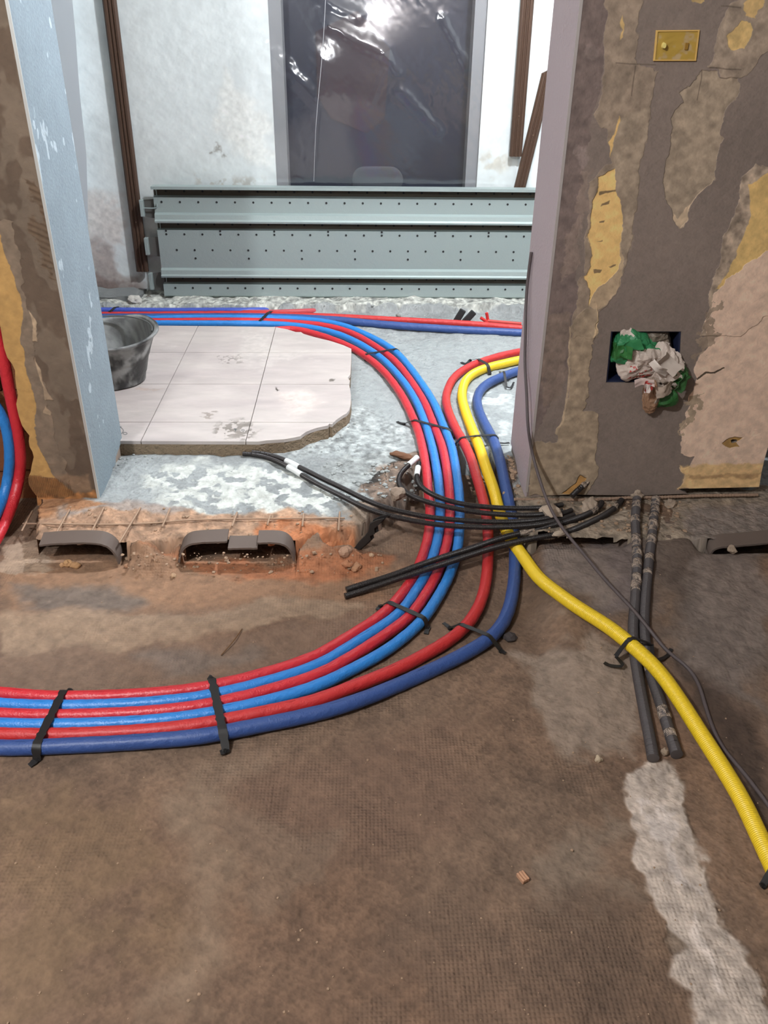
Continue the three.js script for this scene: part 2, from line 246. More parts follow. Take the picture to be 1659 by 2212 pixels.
{
  const rect = { x0: -1.9, y0: 2.4, w: 2.0, h: 1.3 };
  const A = (pts, c, o = {}) => ({ poly: XZ(pts, T), col: c, warp: 0.01, wf: 40, soft: 0.008, ...o });
  const ring = (cx, cy, rx, ry, w, a0 = 0, a1 = 6.283) => { const o = [], n = 16; for (let i = 0; i <= n; i++) { const t = lerp(a0, a1, i / n); o.push([cx + rx * Math.cos(t), cy + ry * Math.sin(t)]); } for (let i = n; i >= 0; i--) { const t = lerp(a0, a1, i / n); o.push([cx + (rx - w) * Math.cos(t), cy + (ry - w) * Math.sin(t)]); } return o; };
  const pen = (pts) => A(pts, [62, 66, 66], { warp: 0.0005, soft: 0.001, alpha: 0.85, vary: 0 });
  const tex = paint({
    ...rect, nx: 1600, ny: 1040, g: 1.0, range: 0.004,
    base: (x, y) => { const n = fbm(x * 3, y * 14, 4), m = fbm(x * 12 + 9, y * 30, 4), v = 1 + 0.06 * n + 0.07 * m; return [190 * v, 180 * v + 2 * n, 175 * v, 0.0004 * fbm(x * 60, y * 60, 2)]; },
    layers: [
      A([[480, 912], [520, 905], [560, 930], [540, 948], [490, 946], [455, 935]], [120, 112, 104], { mask: [55, 0.06, 0.22], soft: 0.02, alpha: 0.8 }),
      A([[430, 888], [470, 890], [460, 905], [440, 902]], [140, 128, 118], { mask: [70, 0.0, 0.2], alpha: 0.7 }),
      A([[470, 770], [530, 765], [520, 785], [480, 785]], [120, 110, 104], { mask: [80, 0.1, 0.25], alpha: 0.8 }),
      A([[290, 838], [330, 846], [360, 838], [330, 840], [300, 834]], [176, 154, 140], { alpha: 0.5, soft: 0.004 }),
      A([[340, 715], [560, 712], [680, 760], [600, 800], [420, 770]], [206, 200, 192], { alpha: 0.35, soft: 0.06, warp: 0.06, mask: [7, -0.15, 0.2] }),
      A([[600, 850], [660, 840], [700, 870], [640, 900]], [236, 220, 208], { alpha: 0.4, soft: 0.03 }),
      A([[596, 836], [604, 840], [601, 843], [595, 840]], [70, 62, 56], { soft: 0.003 }),
      A([[713, 820], [726, 818], [722, 824], [714, 824]], [120, 112, 104], { soft: 0.003 }),
      pen(ring(254, 930, 13, 9, 1.3, -1.5, 1.4)), pen(ring(270, 936, 5, 3, 1.2)),
      pen([[254, 921], [262, 921], [262, 923], [254, 923]]), pen([[505, 925], [511, 926], [509, 932], [508, 932], [508, 928], [505, 927]]), pen(ring(525, 929, 3.4, 2.2, 1)),
    ],
  });
  const m = new THREE.MeshPhysicalMaterial({ roughness: 0.42, ...tex });
  const isl = structGroup('floor_tiled', 'island of old pinkish-white floor tiles left standing in the back room');
  const bedShape = poly(TILE_OUTLINE.map(p => [p[0], p[1]]));
  const bed = new THREE.ExtrudeGeometry(bedShape, { depth: 0.06, bevelEnabled: false }); bed.rotateX(-Math.PI / 2); bed.translate(0, T - 0.012 - 0.06, 0);
  mesh('mortar_bed', bed, new THREE.MeshStandardMaterial({ color: col([140, 122, 100]), roughness: 0.95, bumpMap: GRIT, bumpScale: 0.006 }), isl);
  const gx = [-1.9, -1.678, -1.3505, -1.023, -0.6952, -0.3677, -0.04], gz = [2.4, 2.5705, 2.8925, 3.2125, 3.534], gap = 0.0013;
  for (let i = 0; i < gx.length - 1; i++) for (let j = 0; j < gz.length - 1; j++) {
    let p = clipPoly(TILE_OUTLINE, 0, gx[i] + gap, false); p = clipPoly(p, 0, gx[i + 1] - gap, true); p = clipPoly(p, 1, gz[j] + gap, false); p = clipPoly(p, 1, gz[j + 1] - gap, true);
    if (p.length < 3) continue; let ar = 0; for (let k = 0; k < p.length; k++) { const a = p[k], b = p[(k + 1) % p.length]; ar += a[0] * b[1] - a[1] * b[0]; } if (Math.abs(ar) < 0.0006) continue;
    const g = new THREE.ExtrudeGeometry(poly(p), { depth: 0.011, bevelEnabled: false }); g.rotateX(-Math.PI / 2); g.translate(0, T - 0.0115, 0); planarUV(g, 0, 2, { ...rect, flip: true });
    mesh('tile', g, m, isl);
  }
}

// ---------------------------------------------------------------- walls of the doorway
const c3 = p => off(p, 1060, 0, 2.77), c6 = p => off(p, 1060, 600, 2.77), cL = p => off(p, 0, 640, 3.688), cT = p => off(p, 0, 0, 2.765);
{
  const rect = { x0: 0.4, y0: 0.05, w: 0.85, h: 1.35 };
  const A = (pts, c, o = {}) => ({ poly: XY(pts), col: c, warp: 0.006, wf: 40, soft: 0.0012, ...o });
  const tex = paint({
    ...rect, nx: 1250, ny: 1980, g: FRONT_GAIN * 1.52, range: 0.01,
    base: (x, y) => { const n = fbm(x * 8, y * 5, 4), m = fbm(x * 70, y * 70, 4), f = fbm(x * 220, y * 220, 2), v = 1 + 0.08 * n + 0.06 * m + 0.05 * f; return [108 * v, 96 * v, 88 * v, 0.0005 * m + 0.0004 * f]; },
    layers: [
      A(c3([[520, -60], [700, -60], [680, 300], [660, 560], [610, 640], [600, 800], [560, 1000], [530, 1350], [500, 1500], [520, 1750], [480, 1939], [470, 2200], [260, 2600], [240, 1939]]), [98, 85, 80], { vary: 0.1, hf: (x, y) => 0.0008 * fbm(x * 90, y * 50, 3) }),
      A(c3([[540, 850], [600, 860], [610, 930], [560, 980], [510, 940]]), [122, 108, 102], { warp: 0.012, soft: 0.004, alpha: 0.7 }),
      A(c3([[560, 260], [650, 240], [640, 330], [580, 350]]), [118, 104, 98], { warp: 0.012, soft: 0.004, alpha: 0.6 }),
      A(c3([[560, 1000], [610, 1000], [590, 1200], [540, 1350], [520, 1600], [400, 1700], [440, 1500], [520, 1300]]), [122, 106, 96], { warp: 0.014, soft: 0.003, alpha: 0.75 }),
      A(c3([[700, -60], [910, -60], [880, 250], [880, 370], [1000, 410], [970, 640], [900, 1000], [860, 1300], [800, 1650], [740, 1790], [650, 1850], [640, 2020], [480, 2020], [520, 1700], [560, 1650], [600, 1100], [720, 950], [700, 800], [620, 680], [670, 560], [690, 150]]), [124, 109, 94], { h: 0.0008, vary: 0.12 }),
      A(c3([[770, 690], [960, 640], [900, 1000], [860, 1300], [830, 1500], [780, 1500], [790, 1250], [740, 1000], [720, 900]]), [134, 119, 102], { vary: 0.12, alpha: 0.8, soft: 0.004 }),
      A(c3([[720, 1010], [745, 1000], [750, 1150], [775, 1200], [790, 1330], [780, 1500], [800, 1600], [790, 1690], [730, 1790], [640, 1840], [580, 1830], [600, 1740], [560, 1650], [600, 1580], [620, 1530], [590, 1400], [610, 1200], [650, 1120], [650, 1060]]), [150, 130, 106], { h: -0.0006 }),
      A(c3([[720, 1010], [745, 1000], [750, 1150], [775, 1200], [790, 1330], [770, 1500], [770, 1600], [700, 1680], [640, 1730], [600, 1790], [580, 1830], [600, 1740], [560, 1650], [600, 1580], [620, 1530], [590, 1400], [610, 1200], [650, 1120], [650, 1060]]), [196, 161, 104], { warp: 0.004, vary: 0.06, h: -0.001 }),
      ...[[[[650, 1145], [750, 1130], [750, 1142], [650, 1160]]], [[[665, 1215], [715, 1200], [705, 1222], [660, 1228]]], [[[650, 1325], [685, 1312], [680, 1330], [650, 1335]]], [[[610, 1610], [660, 1608], [650, 1632], [615, 1630]]], [[[700, 1595], [750, 1580], [745, 1590], [705, 1600]]], [[[645, 1440], [680, 1432], [678, 1440]]]].map(q => A(c3(q[0]), [112, 92, 66], { warp: 0.003, soft: 0.001 })),
      A(c3([[765, 690], [740, 800], [710, 850], [715, 940], [740, 850], [772, 720]]), [182, 150, 98], { warp: 0.003 }),
      A(c3([[795, 100], [770, 150], [790, 180], [768, 235], [790, 220], [802, 150]]), [172, 144, 98], { warp: 0.003 }),
      A(c3([[1130, 540], [1180, 510], [1280, 420], [1480, 470], [1500, 500], [1470, 600], [1400, 660], [1380, 780], [1370, 900], [1360, 980], [1340, 1060], [1250, 1160], [1180, 1240], [1165, 1350], [1150, 1370], [1100, 1320], [1090, 1270], [1050, 1200], [1045, 1000], [1070, 880], [1090, 700], [1110, 660], [1160, 620]]), [134, 119, 102], { vary: 0.12, h: -0.0012 }),
      A(c3([[1230, 1180], [1340, 1060], [1290, 1120], [1190, 1230], [1165, 1360], [1140, 1370], [1095, 1310], [1090, 1270], [1130, 1310], [1160, 1250]]), [176, 154, 128], { warp: 0.004, alpha: 0.8 }),
      A(c3([[1380, 130], [1420, 60], [1550, -60], [1800, -60], [1800, 200], [1620, 360], [1520, 460], [1440, 470], [1310, 400], [1340, 330]]), [130, 115, 100], { h: 0.0008, vary: 0.14 }),
      A(c3([[1500, 130], [1560, 140], [1570, 180], [1520, 290], [1440, 295], [1425, 220]]), [176, 148, 98], { warp: 0.005, h: -0.0006 }),
      A(c3([[1560, -60], [1660, -60], [1600, 110], [1530, 110]]), [170, 142, 96], { warp: 0.01 }),
      A(c3([[1190, -30], [1280, -30], [1270, 15], [1200, 12]]), [166, 140, 96], {}),
      A(c3([[1580, 980], [1520, 1040], [1490, 1150], [1460, 1260], [1390, 1430], [1370, 1570], [1330, 1660], [1310, 1830], [1270, 2000], [1500, 2000], [1800, 1800], [1800, 1000]]), [138, 122, 106], { vary: 0.22, h: 0.0014 }),
      A(c3([[1800, 1000], [1640, 1050], [1540, 1100], [1560, 1200], [1540, 1350], [1500, 1450], [1470, 1530], [1430, 1620], [1340, 1740], [1450, 1700], [1800, 1600]]), [182, 152, 98], { warp: 0.005, vary: 0.07 }),
      A([...c3([[1800, 1400], [1659, 1490], [1560, 1560], [1450, 1640], [1350, 1740], [1320, 1870]]), ...c6([[1330, 200], [1290, 260], [1300, 330], [1290, 420], [1225, 530], [1230, 600], [1180, 760], [1170, 850], [1140, 920], [1150, 1060], [1230, 1070], [1190, 1130], [1130, 1140], [1170, 1180], [1120, 1262], [1800, 1262], [1800, 0]])], [188, 162, 142], { vary: 0.06, h: 0.0012 }),
      A(c6([[1300, 180], [1380, 130], [1350, 200], [1330, 280], [1400, 340], [1310, 420], [1250, 500], [1210, 520], [1260, 400], [1280, 300]]), [124, 108, 92], { warp: 0.016, wf: 60, alpha: 0.8 }),
      A(c6([[1220, 690], [1280, 690], [1240, 790], [1190, 870], [1150, 930], [1110, 920], [1160, 830]]), [142, 124, 104], { warp: 0.012, wf: 60 }),
      A(c6([[1130, 1120], [1400, 1110], [1800, 1100], [1800, 1262], [1120, 1262], [1165, 1185]]), [184, 153, 110], { soft: 0.006, vary: 0.1 }),
      A(c6([[1190, 1175], [1620, 1170], [1600, 1200], [1190, 1195]]), [130, 100, 70], { soft: 0.004, alpha: 0.6, warp: 0.006 }),
      A(c6([[1230, 600], [1290, 565], [1340, 560], [1400, 535], [1405, 540], [1345, 570], [1290, 575], [1235, 608]]), [70, 58, 46], { warp: 0.003, soft: 0.0008, h: -0.001 }),
      A(c6([[1390, 990], [1430, 960], [1510, 950], [1470, 985], [1490, 1010], [1440, 1020]]), [140, 108, 62], { warp: 0.004, h: -0.002 }),
      A(c6([[480, 280], [560, 180], [640, 170], [650, 250], [630, 350], [610, 420], [600, 600], [560, 800], [640, 800], [640, 1200], [560, 1300], [230, 1300], [245, 980], [390, 980], [400, 930], [440, 850], [470, 650]]), [132, 116, 97], { h: 0.0012, vary: 0.12 }),
      A(c6([[630, 130], [650, 250], [645, 330], [615, 360], [640, 250]]), [172, 150, 120], { warp: 0.003 }),
      A(c6([[300, 230], [470, 200], [480, 280], [460, 480], [420, 700], [330, 760], [300, 600]]), [112, 97, 86], { warp: 0.012, alpha: 0.7, soft: 0.004 }),
      A(c6([[470, 280], [480, 300], [470, 650], [440, 860], [395, 940], [385, 930], [430, 850], [460, 640]]), [162, 142, 116], { warp: 0.002, soft: 0.0008, alpha: 0.7 }),
      A(c6([[420, 1290], [500, 1240], [540, 1180], [575, 1195], [520, 1270], [490, 1300]]), [158, 118, 68], { warp: 0.003, h: -0.003 }),
      ...[[[750, 372], [990, 384], [990, 392], [750, 380]], [[872, 390], [845, 578], [836, 576], [864, 390]], [[1310, 402], [1500, 412], [1500, 420], [1310, 410]], [[1270, 420], [1240, 600], [1234, 600], [1264, 420]], [[1380, 30], [1500, 40], [1500, 48], [1380, 38]]].map(q => A(c3(q), [86, 74, 64], { warp: 0.0008, soft: 0.001, alpha: 0.7 })),
    ],
  });
  const m = new THREE.MeshStandardMaterial({ roughness: 0.95, ...tex });
  const sideM = new THREE.MeshStandardMaterial({ color: col([126, 114, 104], FRONT_GAIN), roughness: 0.95, bumpMap: GRIT, bumpScale: 0.003 });
  const bot = PZ(1400, 1068, WALLZ).y, RX = PZ(1650, 1000, WALLZ).x;
  const pts = [[JR, bot - 0.01], [0.6, bot], [0.8, bot - 0.004], [0.95, bot + 0.002], XY([[1465, 1056]])[0], XY([[1640, 1052]])[0], XY([[1645, 1020]])[0], XY([[1652, 990]])[0], [RX + 0.002, 0.5], [RX, 2.62], [JR, 2.62]];
  const sh = poly(pts);
  const bx = XY([[1320, 716], [1472, 716], [1466, 826], [1309, 827]]);
  sh.holes.push(new THREE.Path(bx.map(p => new THREE.Vector2(...p))));
  const hc = XY([[1585, 953]])[0]; const hp = []; for (let i = 0; i < 9; i++) { const a = i / 9 * 6.283, r = 0.0055 + 0.003 * vn(i * 3.3, 2); hp.push(new THREE.Vector2(hc[0] + r * 1.3 * Math.cos(a), hc[1] + r * Math.sin(a))); } sh.holes.push(new THREE.Path(hp));
  const g = new THREE.ExtrudeGeometry(sh, { depth: WALLZ - WALLB, bevelEnabled: false }); g.translate(0, 0, WALLB); planarUV(g, 0, 1, rect);
  const w = struct('wall_right', g, [m, sideM], 'patched plaster wall to the right of the doorway');
  w.userData.label = 'patched plaster wall to the right of the doorway';
  // smooth plaster coat of the jamb and its corner bead
  const rag = []; for (let i = 0; i <= 14; i++) { const t = i / 14; rag.push([lerp(WALLZ, WALLB, t), S - 0.02 + 0.05 * t * (t > 0.35 ? 1 : 0.4) + 0.02 * fbm(t * 9, 4, 3)]); }
  const js = new THREE.Shape([...rag, [WALLB, 2.1], [WALLZ, 2.1]].map(p => new THREE.Vector2(-p[0], p[1])));
  const jg = new THREE.ExtrudeGeometry(js, { depth: 0.004, bevelEnabled: false }); jg.rotateY(Math.PI / 2); jg.translate(JR - 0.004, 0, 0);
  const jm = mesh('jamb_plaster', jg, new THREE.MeshStandardMaterial({ color: col([172, 158, 160], 1.1), roughness: 0.85, bumpMap: GRIT, bumpScale: 0.0012 }), w); jm.userData.label = 'smooth purplish grey plaster of the jamb';
  mesh('corner_bead', box(JR - 0.0052, JR + 0.002, S + 0.02, 2.1, WALLZ - 0.002, WALLZ + 0.0012), new THREE.MeshStandardMaterial({ color: col([196, 188, 184]), roughness: 0.5, metalness: 0.4 }), w);
}
{
  const rect = { x0: -1.15, y0: 0.02, w: 0.45, h: 1.38 };
  const A = (pts, c, o = {}) => ({ poly: XY(pts), col: c, warp: 0.006, wf: 36, soft: 0.0015, ...o });
  const tex = paint({
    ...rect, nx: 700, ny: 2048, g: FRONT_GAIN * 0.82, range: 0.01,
    base: (x, y) => { const n = fbm(x * 9, y * 7, 4), m = fbm(x * 60, y * 60, 4), bl = sst(-0.06, 0.06, fbm(x * 14 + 4, y * 9, 4)), v = 1 + 0.12 * n + 0.07 * m; return [lerp(108, 125, bl) * v, lerp(91, 109, bl) * v, lerp(76, 93, bl) * v, 0.0014 * m + 0.0007 * bl]; },
    layers: [
      A(cL([[-300, -600], [100, -600], [180, -200], [190, -60], [235, 110], [285, 200], [290, 360], [260, 370], [280, 480], [330, 600], [330, 650], [420, 830], [370, 835], [415, 930], [400, 960], [430, 1060], [470, 1200], [560, 1440], [540, 1600], [-300, 1600]]), [138, 120, 102], { h: 0.0012, vary: 0.08 }),
      A(cL([[235, 110], [285, 200], [290, 360], [258, 365], [262, 250]]), [196, 170, 140], { warp: 0.003 }),
      A(cL([[280, 480], [330, 600], [340, 700], [420, 830], [365, 830], [330, 700], [300, 600]]), [196, 170, 140], { warp: 0.003, alpha: 0.8 }),
      A(cL([[370, 870], [415, 930], [395, 945], [345, 925]]), [190, 164, 134], { warp: 0.003, alpha: 0.8 }),
      A(cL([[-300, -800], [-60, -700], [60, -300], [165, 0], [190, 120], [165, 230], [165, 340], [200, 520], [240, 700], [290, 850], [290, 980], [275, 1050], [310, 1200], [400, 1380], [440, 1440], [-300, 1440]]), [200, 158, 97], { warp: 0.004, vary: 0.05, h: -0.0008 }),
      A(cL([[200, 1440], [440, 1440], [560, 1500], [600, 1590], [290, 1600], [200, 1500]]), [176, 124, 76], { soft: 0.004, hf: x => 0.0022 * Math.sin(x * 1250) }),
      A(cL([[200, 1575], [560, 1590], [620, 1560], [790, 1560], [800, 1750], [200, 1750]]), [176, 122, 74], { soft: 0.006, vary: 0.2, warp: 0.01 }),
      A(cL([[440, 1430], [560, 1420], [720, 1430], [740, 1550], [600, 1560], [520, 1500]]), [140, 115, 92], { soft: 0.006 }),
      A(cT([[140, 1060], [250, 1100], [330, 1500], [360, 1700], [250, 1500]]), [104, 82, 62], { warp: 0.02, alpha: 0.6, soft: 0.006, hf: (x, y) => 0.0015 * Math.sin(y * 420 + x * 200) }),
    ],
  });
  const m = new THREE.MeshStandardMaterial({ roughness: 0.95, ...tex });
  const sideM = new THREE.MeshStandardMaterial({ color: col([160, 142, 128]), roughness: 0.95, bumpMap: GRIT, bumpScale: 0.006 });
  const hole = XY([[-60, 560], [-20, 640], [0, 701], [5, 729], [9, 752], [16, 773], [26, 786], [32.5, 800], [33, 818], [35, 835], [39, 854], [35, 873], [38, 888], [41, 900], [47.5, 919], [55, 930], [63.7, 941], [62, 953], [64, 965], [70, 976], [73, 987], [69, 1003], [66, 1020], [61, 1031], [62, 1047], [70, 1060], [79, 1071], [81, 1092]]);
  const sh = poly([[JL, 0.055], [JL, 2.62], [-2.4, 2.62], [-2.4, 0.62], ...hole]);
  const g = new THREE.ExtrudeGeometry(sh, { depth: WALLZ - WALLB, bevelEnabled: false }); g.translate(0, 0, WALLB); planarUV(g, 0, 1, rect);
  const w = struct('wall_left', g, [m, sideM], 'wall to the left of the doorway with torn yellow coat and a hole');
  const nb = new THREE.MeshStandardMaterial({ color: col([176, 108, 68]), roughness: 0.95, bumpMap: GRIT, bumpScale: 0.008 });
  for (let r = 0; r < 5; r++) for (let c = 0; c < 4; c++) mesh('brick', box(-1.9 + c * 0.25 + (r % 2) * 0.125, -1.655 + c * 0.25 + (r % 2) * 0.125, -0.03 + r * 0.13, 0.094 + r * 0.13, WALLB + 0.002, WALLZ - 0.14 + 0.004 * ((r * 3 + c) % 3)), nb, w);
  mesh('niche_side', box(-1.95, -0.96, -0.03, 0.62, WALLB + 0.001, WALLZ - 0.16), mat([120, 84, 60], 0.95), w);
  // jamb coat, flush and bluish
  const rag = []; for (let i = 0; i <= 20; i++) { const t = i / 20; rag.push([lerp(WALLZ, WALLB, t), S - 0.012 + 0.05 * sst(0.05, 0.9, t) * t + 0.018 * fbm(t * 11, 8, 3)]); }
  const js = new THREE.Shape([...rag, [WALLB, 2.1], [WALLZ, 2.1]].map(p => new THREE.Vector2(-p[0], p[1])));
  const jt = paint({ x0: 2.1, y0: 0, w: 0.4, h: 1.4, nx: 512, ny: 1792, range: 0.004, base: (x, y) => { const v = 1 + 0.05 * fbm(x * 20, y * 14, 3) + 0.07 * fbm(x * 240, y * 240, 2), wh = sst(0.5, 0.55, fbm(x * 30 + 11, y * 15, 3)); return [lerp(134, 176, wh) * v, lerp(147, 188, wh) * v, lerp(154, 194, wh) * v, 0.0007 * fbm(x * 200, y * 200, 2)]; }, layers: [] });
  const jg = new THREE.ExtrudeGeometry(js, { depth: 0.004, bevelEnabled: false }); planarUV(jg, 0, 1, { x0: 2.1, y0: 0, w: 0.4, h: 1.4 }); jg.rotateY(Math.PI / 2); jg.translate(JL, 0, 0);
  mesh('jamb_plaster', jg, new THREE.MeshStandardMaterial({ roughness: 0.8, ...jt }), w).userData.label = 'bluish grey plaster of the jamb, flecked with white';
  mesh('corner_bead', box(JL - 0.002, JL + 0.0052, S, 2.1, WALLZ - 0.002, WALLZ + 0.0012), new THREE.MeshStandardMaterial({ color: col([200, 200, 196]), roughness: 0.5, metalness: 0.4 }), w);
}
const plaster = new THREE.MeshStandardMaterial({ color: col([146, 140, 134], 1.2), roughness: 0.95, bumpMap: GRIT, bumpScale: 0.004 });
struct('wall_lintel', box(JL, JR, 2.1, 2.62, WALLB, WALLZ), plaster, 'plaster above the doorway');
struct('wall_return', box(1.18, 2.4, 0, 2.62, WALLB - 0.1, WALLB), new THREE.MeshStandardMaterial({ color: col([150, 140, 142], 1.2), roughness: 0.95, bumpMap: GRIT, bumpScale: 0.003 }));
struct('wall_west', box(-2.5, -2.4, -0.2, 2.62, WALLB, 2.7), plaster);
struct('wall_east', box(2.4, 2.5, -0.2, 2.62, WALLB, 2.7), plaster);
struct('wall_rear', box(-2.5, 2.5, -0.2, 2.62, 2.7, 2.8), plaster);
struct('ceiling', box(-2.5, 2.5, 2.62, 2.72, -4.7, 2.8), mat([196, 190, 182], 0.95));

// ---------------------------------------------------------------- back room
const OPL = -0.386, OPR = 0.517;   // dark opening behind the plastic sheet
{
  const rect = { x0: -1.4, y0: 0, w: 2.8, h: 1.5 };
  const A = (pts, c, o = {}) => ({ poly: XY(pts, BACKZ), col: c, warp: 0.03, wf: 14, soft: 0.03, ...o });
  const tex = paint({
    ...rect, nx: 1024, ny: 548, g: 1.0, range: 0.006,
    base: (x, y) => { const v = 1 + 0.05 * fbm(x * 4, y * 4, 4) + 0.05 * fbm(x * 30, y * 30, 3); return [214 * v, 222 * v, 221 * v, 0.0012 * fbm(x * 40, y * 40, 3)]; },
    layers: [
      A([[190, 520], [300, 520], [330, 640], [200, 640]], [150, 134, 126], { alpha: 0.7, mask: [9, -0.15, 0.2] }),
      A([[200, 590], [300, 600], [300, 650], [200, 650]], [120, 102, 96], { alpha: 0.7, mask: [14, -0.2, 0.15] }),
      A([[180, 420], [270, 430], [260, 520], [190, 520]], [196, 186, 178], { alpha: 0.6 }),
      A([[430, 380], [560, 380], [560, 404], [430, 404]], [160, 152, 136], { alpha: 0.5, mask: [30, 0.0, 0.2] }),
      A([[448, 326], [482, 326], [480, 332], [448, 332]], [120, 116, 108], { alpha: 0.6, mask: [60, -0.05, 0.2], soft: 0.006 }),
      A([[1040, 340], [1110, 320], [1100, 360], [1050, 380]], [186, 180, 164], { alpha: 0.6, mask: [20, -0.1, 0.2] }),
      A([[480, 130], [580, 260], [590, 360], [480, 300]], [230, 230, 222], { alpha: 0.5 }),
    ],
  });
  const m = new THREE.MeshStandardMaterial({ roughness: 0.85, ...tex });
  const sh = poly([[-1.6, 0], [2.4, 0], [2.4, 2.62], [-1.6, 2.62]]);
  sh.holes.push(new THREE.Path([[OPL, 0.2], [OPR, 0.2], [OPR, 2.15], [OPL, 2.15]].map(p => new THREE.Vector2(...p))));
  const g = new THREE.ExtrudeGeometry(sh, { depth: 0.14, bevelEnabled: false }); g.translate(0, 0, BACKZ - 0.14); planarUV(g, 0, 1, rect);
  const w = struct('wall_back', g, [m, mat([178, 178, 180], 0.8)], 'cream back wall with a dark opening');
  // frame of the opening and the dark glazing of the night outside
  const fm = mat([128, 131, 134], 0.6);
  mesh('reveal', box(OPL, OPL + 0.052, 0.2, 2.15, BACKZ - 0.13, BACKZ - 0.02), fm, w);
  mesh('reveal', box(OPR - 0.05, OPR, 0.2, 2.15, BACKZ - 0.13, BACKZ - 0.02), fm, w);
  const win = structGroup('window_1', 'dark glazed door behind the plastic sheet');
  mesh('glass', box(OPL, OPR, 0.2, 2.15, BACKZ - 0.16, BACKZ - 0.145), new THREE.MeshPhysicalMaterial({ color: col([14, 24, 44]), roughness: 0.4 }), win);
  mesh('painted_reflection', new THREE.CapsuleGeometry(0.06, 0.12, 6, 16).rotateZ(Math.PI / 2).scale(1, 1, 0.1).translate(0.07, 0.6, BACKZ - 0.14), mat([50, 57, 66], 0.6), win);  // light reflection low on the glass, painted as a flat paler capsule
  const bl = poly([[-0.2, 1.2], [-0.02, 1.28], [0.12, 1.14], [0.1, 0.86], [0.02, 0.8], [-0.14, 0.86], [-0.2, 0.95]]);
  mesh('reddish_board', new THREE.ExtrudeGeometry(bl, { depth: 0.006, bevelEnabled: false }).translate(0, 0, BACKZ - 0.146), mat([44, 34, 42], 0.9), win);
  // side wall of the back room, its plaster corner wavering
  const xs = [[0, -1.27], [0.2, -1.275], [0.389, -1.268], [0.56, -1.24], [0.728, -1.218], [0.967, -1.205], [1.306, -1.176], [2.7, -1.16]];
  const pos = [], idx = [], ny = 60; for (let j = 0; j <= ny; j++) { const y = 2.62 * j / ny, x = pw(xs, y) + 0.006 * fbm(y * 5, 1, 2); pos.push(x, y, BACKZ, x * 0.966, y, BACKZ + 0.14, x - 0.3, y, BACKZ + 0.14, x - 0.3, y, BACKZ); }
  for (let j = 0; j < ny; j++) for (let k = 0; k < 4; k++) { const a = j * 4 + k, b = j * 4 + (k + 1) % 4, c = a + 4, d = b + 4; idx.push(a, c, b, b, c, d); }
  const lg = new THREE.BufferGeometry(); lg.setAttribute('position', new THREE.Float32BufferAttribute(pos, 3)); lg.setIndex(idx); lg.computeVertexNormals();
  struct('wall_back_left', toCreasedNormals(lg, 0.6), mat([190, 200, 206], 0.8), 'white side stub beside the back wall');
  struct('wall_back_west', box(-2.5, -2.4, -0.2, 2.62, -4.7, WALLB), mat([214, 216, 212], 0.9));
  struct('wall_back_far', box(-2.5, -1.28, -0.2, 2.62, -4.3, -4.2), mat([214, 216, 212], 0.9));
  struct('wall_back_east', box(2.4, 2.5, -0.2, 2.62, -4.7, WALLB), mat([206, 208, 204], 0.9));
  struct('wall_outside', box(-2.5, 2.5, -0.2, 2.62, -4.8, -4.7), mat([40, 42, 50], 0.9));
}

// ---------------------------------------------------------------- lamps
function bulb(cfg, label, rest) {
  const t = thing('hanging_bulb', label, 'lamp', cfg.at);
  const em = new THREE.MeshStandardMaterial({ color: 0xffffff, emissive: cfg.color, emissiveIntensity: rest });
  mesh('lamp_bulb', new THREE.LatheGeometry([[0, -0.05], [0.02, -0.047], [0.036, -0.032], [0.042, -0.01], [0.038, 0.012], [0.026, 0.034], [0.017, 0.05], [0, 0.05]].map(p => new THREE.Vector2(...p)), 24), em, t);
  mesh('lamp_holder', new THREE.CylinderGeometry(0.02, 0.02, 0.06, 16).translate(0, 0.08, 0), mat([30, 30, 32], 0.5), t);
  mesh('wire', new THREE.CylinderGeometry(0.003, 0.003, 2.62 - cfg.at[1] - 0.11, 8).translate(0, (2.62 - cfg.at[1] + 0.11) / 2, 0), mat([30, 30, 32], 0.5), t);
  const L = new THREE.PointLight(cfg.color, cfg.power, 0, 2); L.position.set(...cfg.at); L.castShadow = true; L.shadow.radius = 2; scene.add(L);
}
bulb(LAMP_BACK, 'bare bulb hanging from the ceiling of the back room', 30);
bulb(LAMP_FRONT, 'bare bulb hanging from the ceiling of the front room', 20);

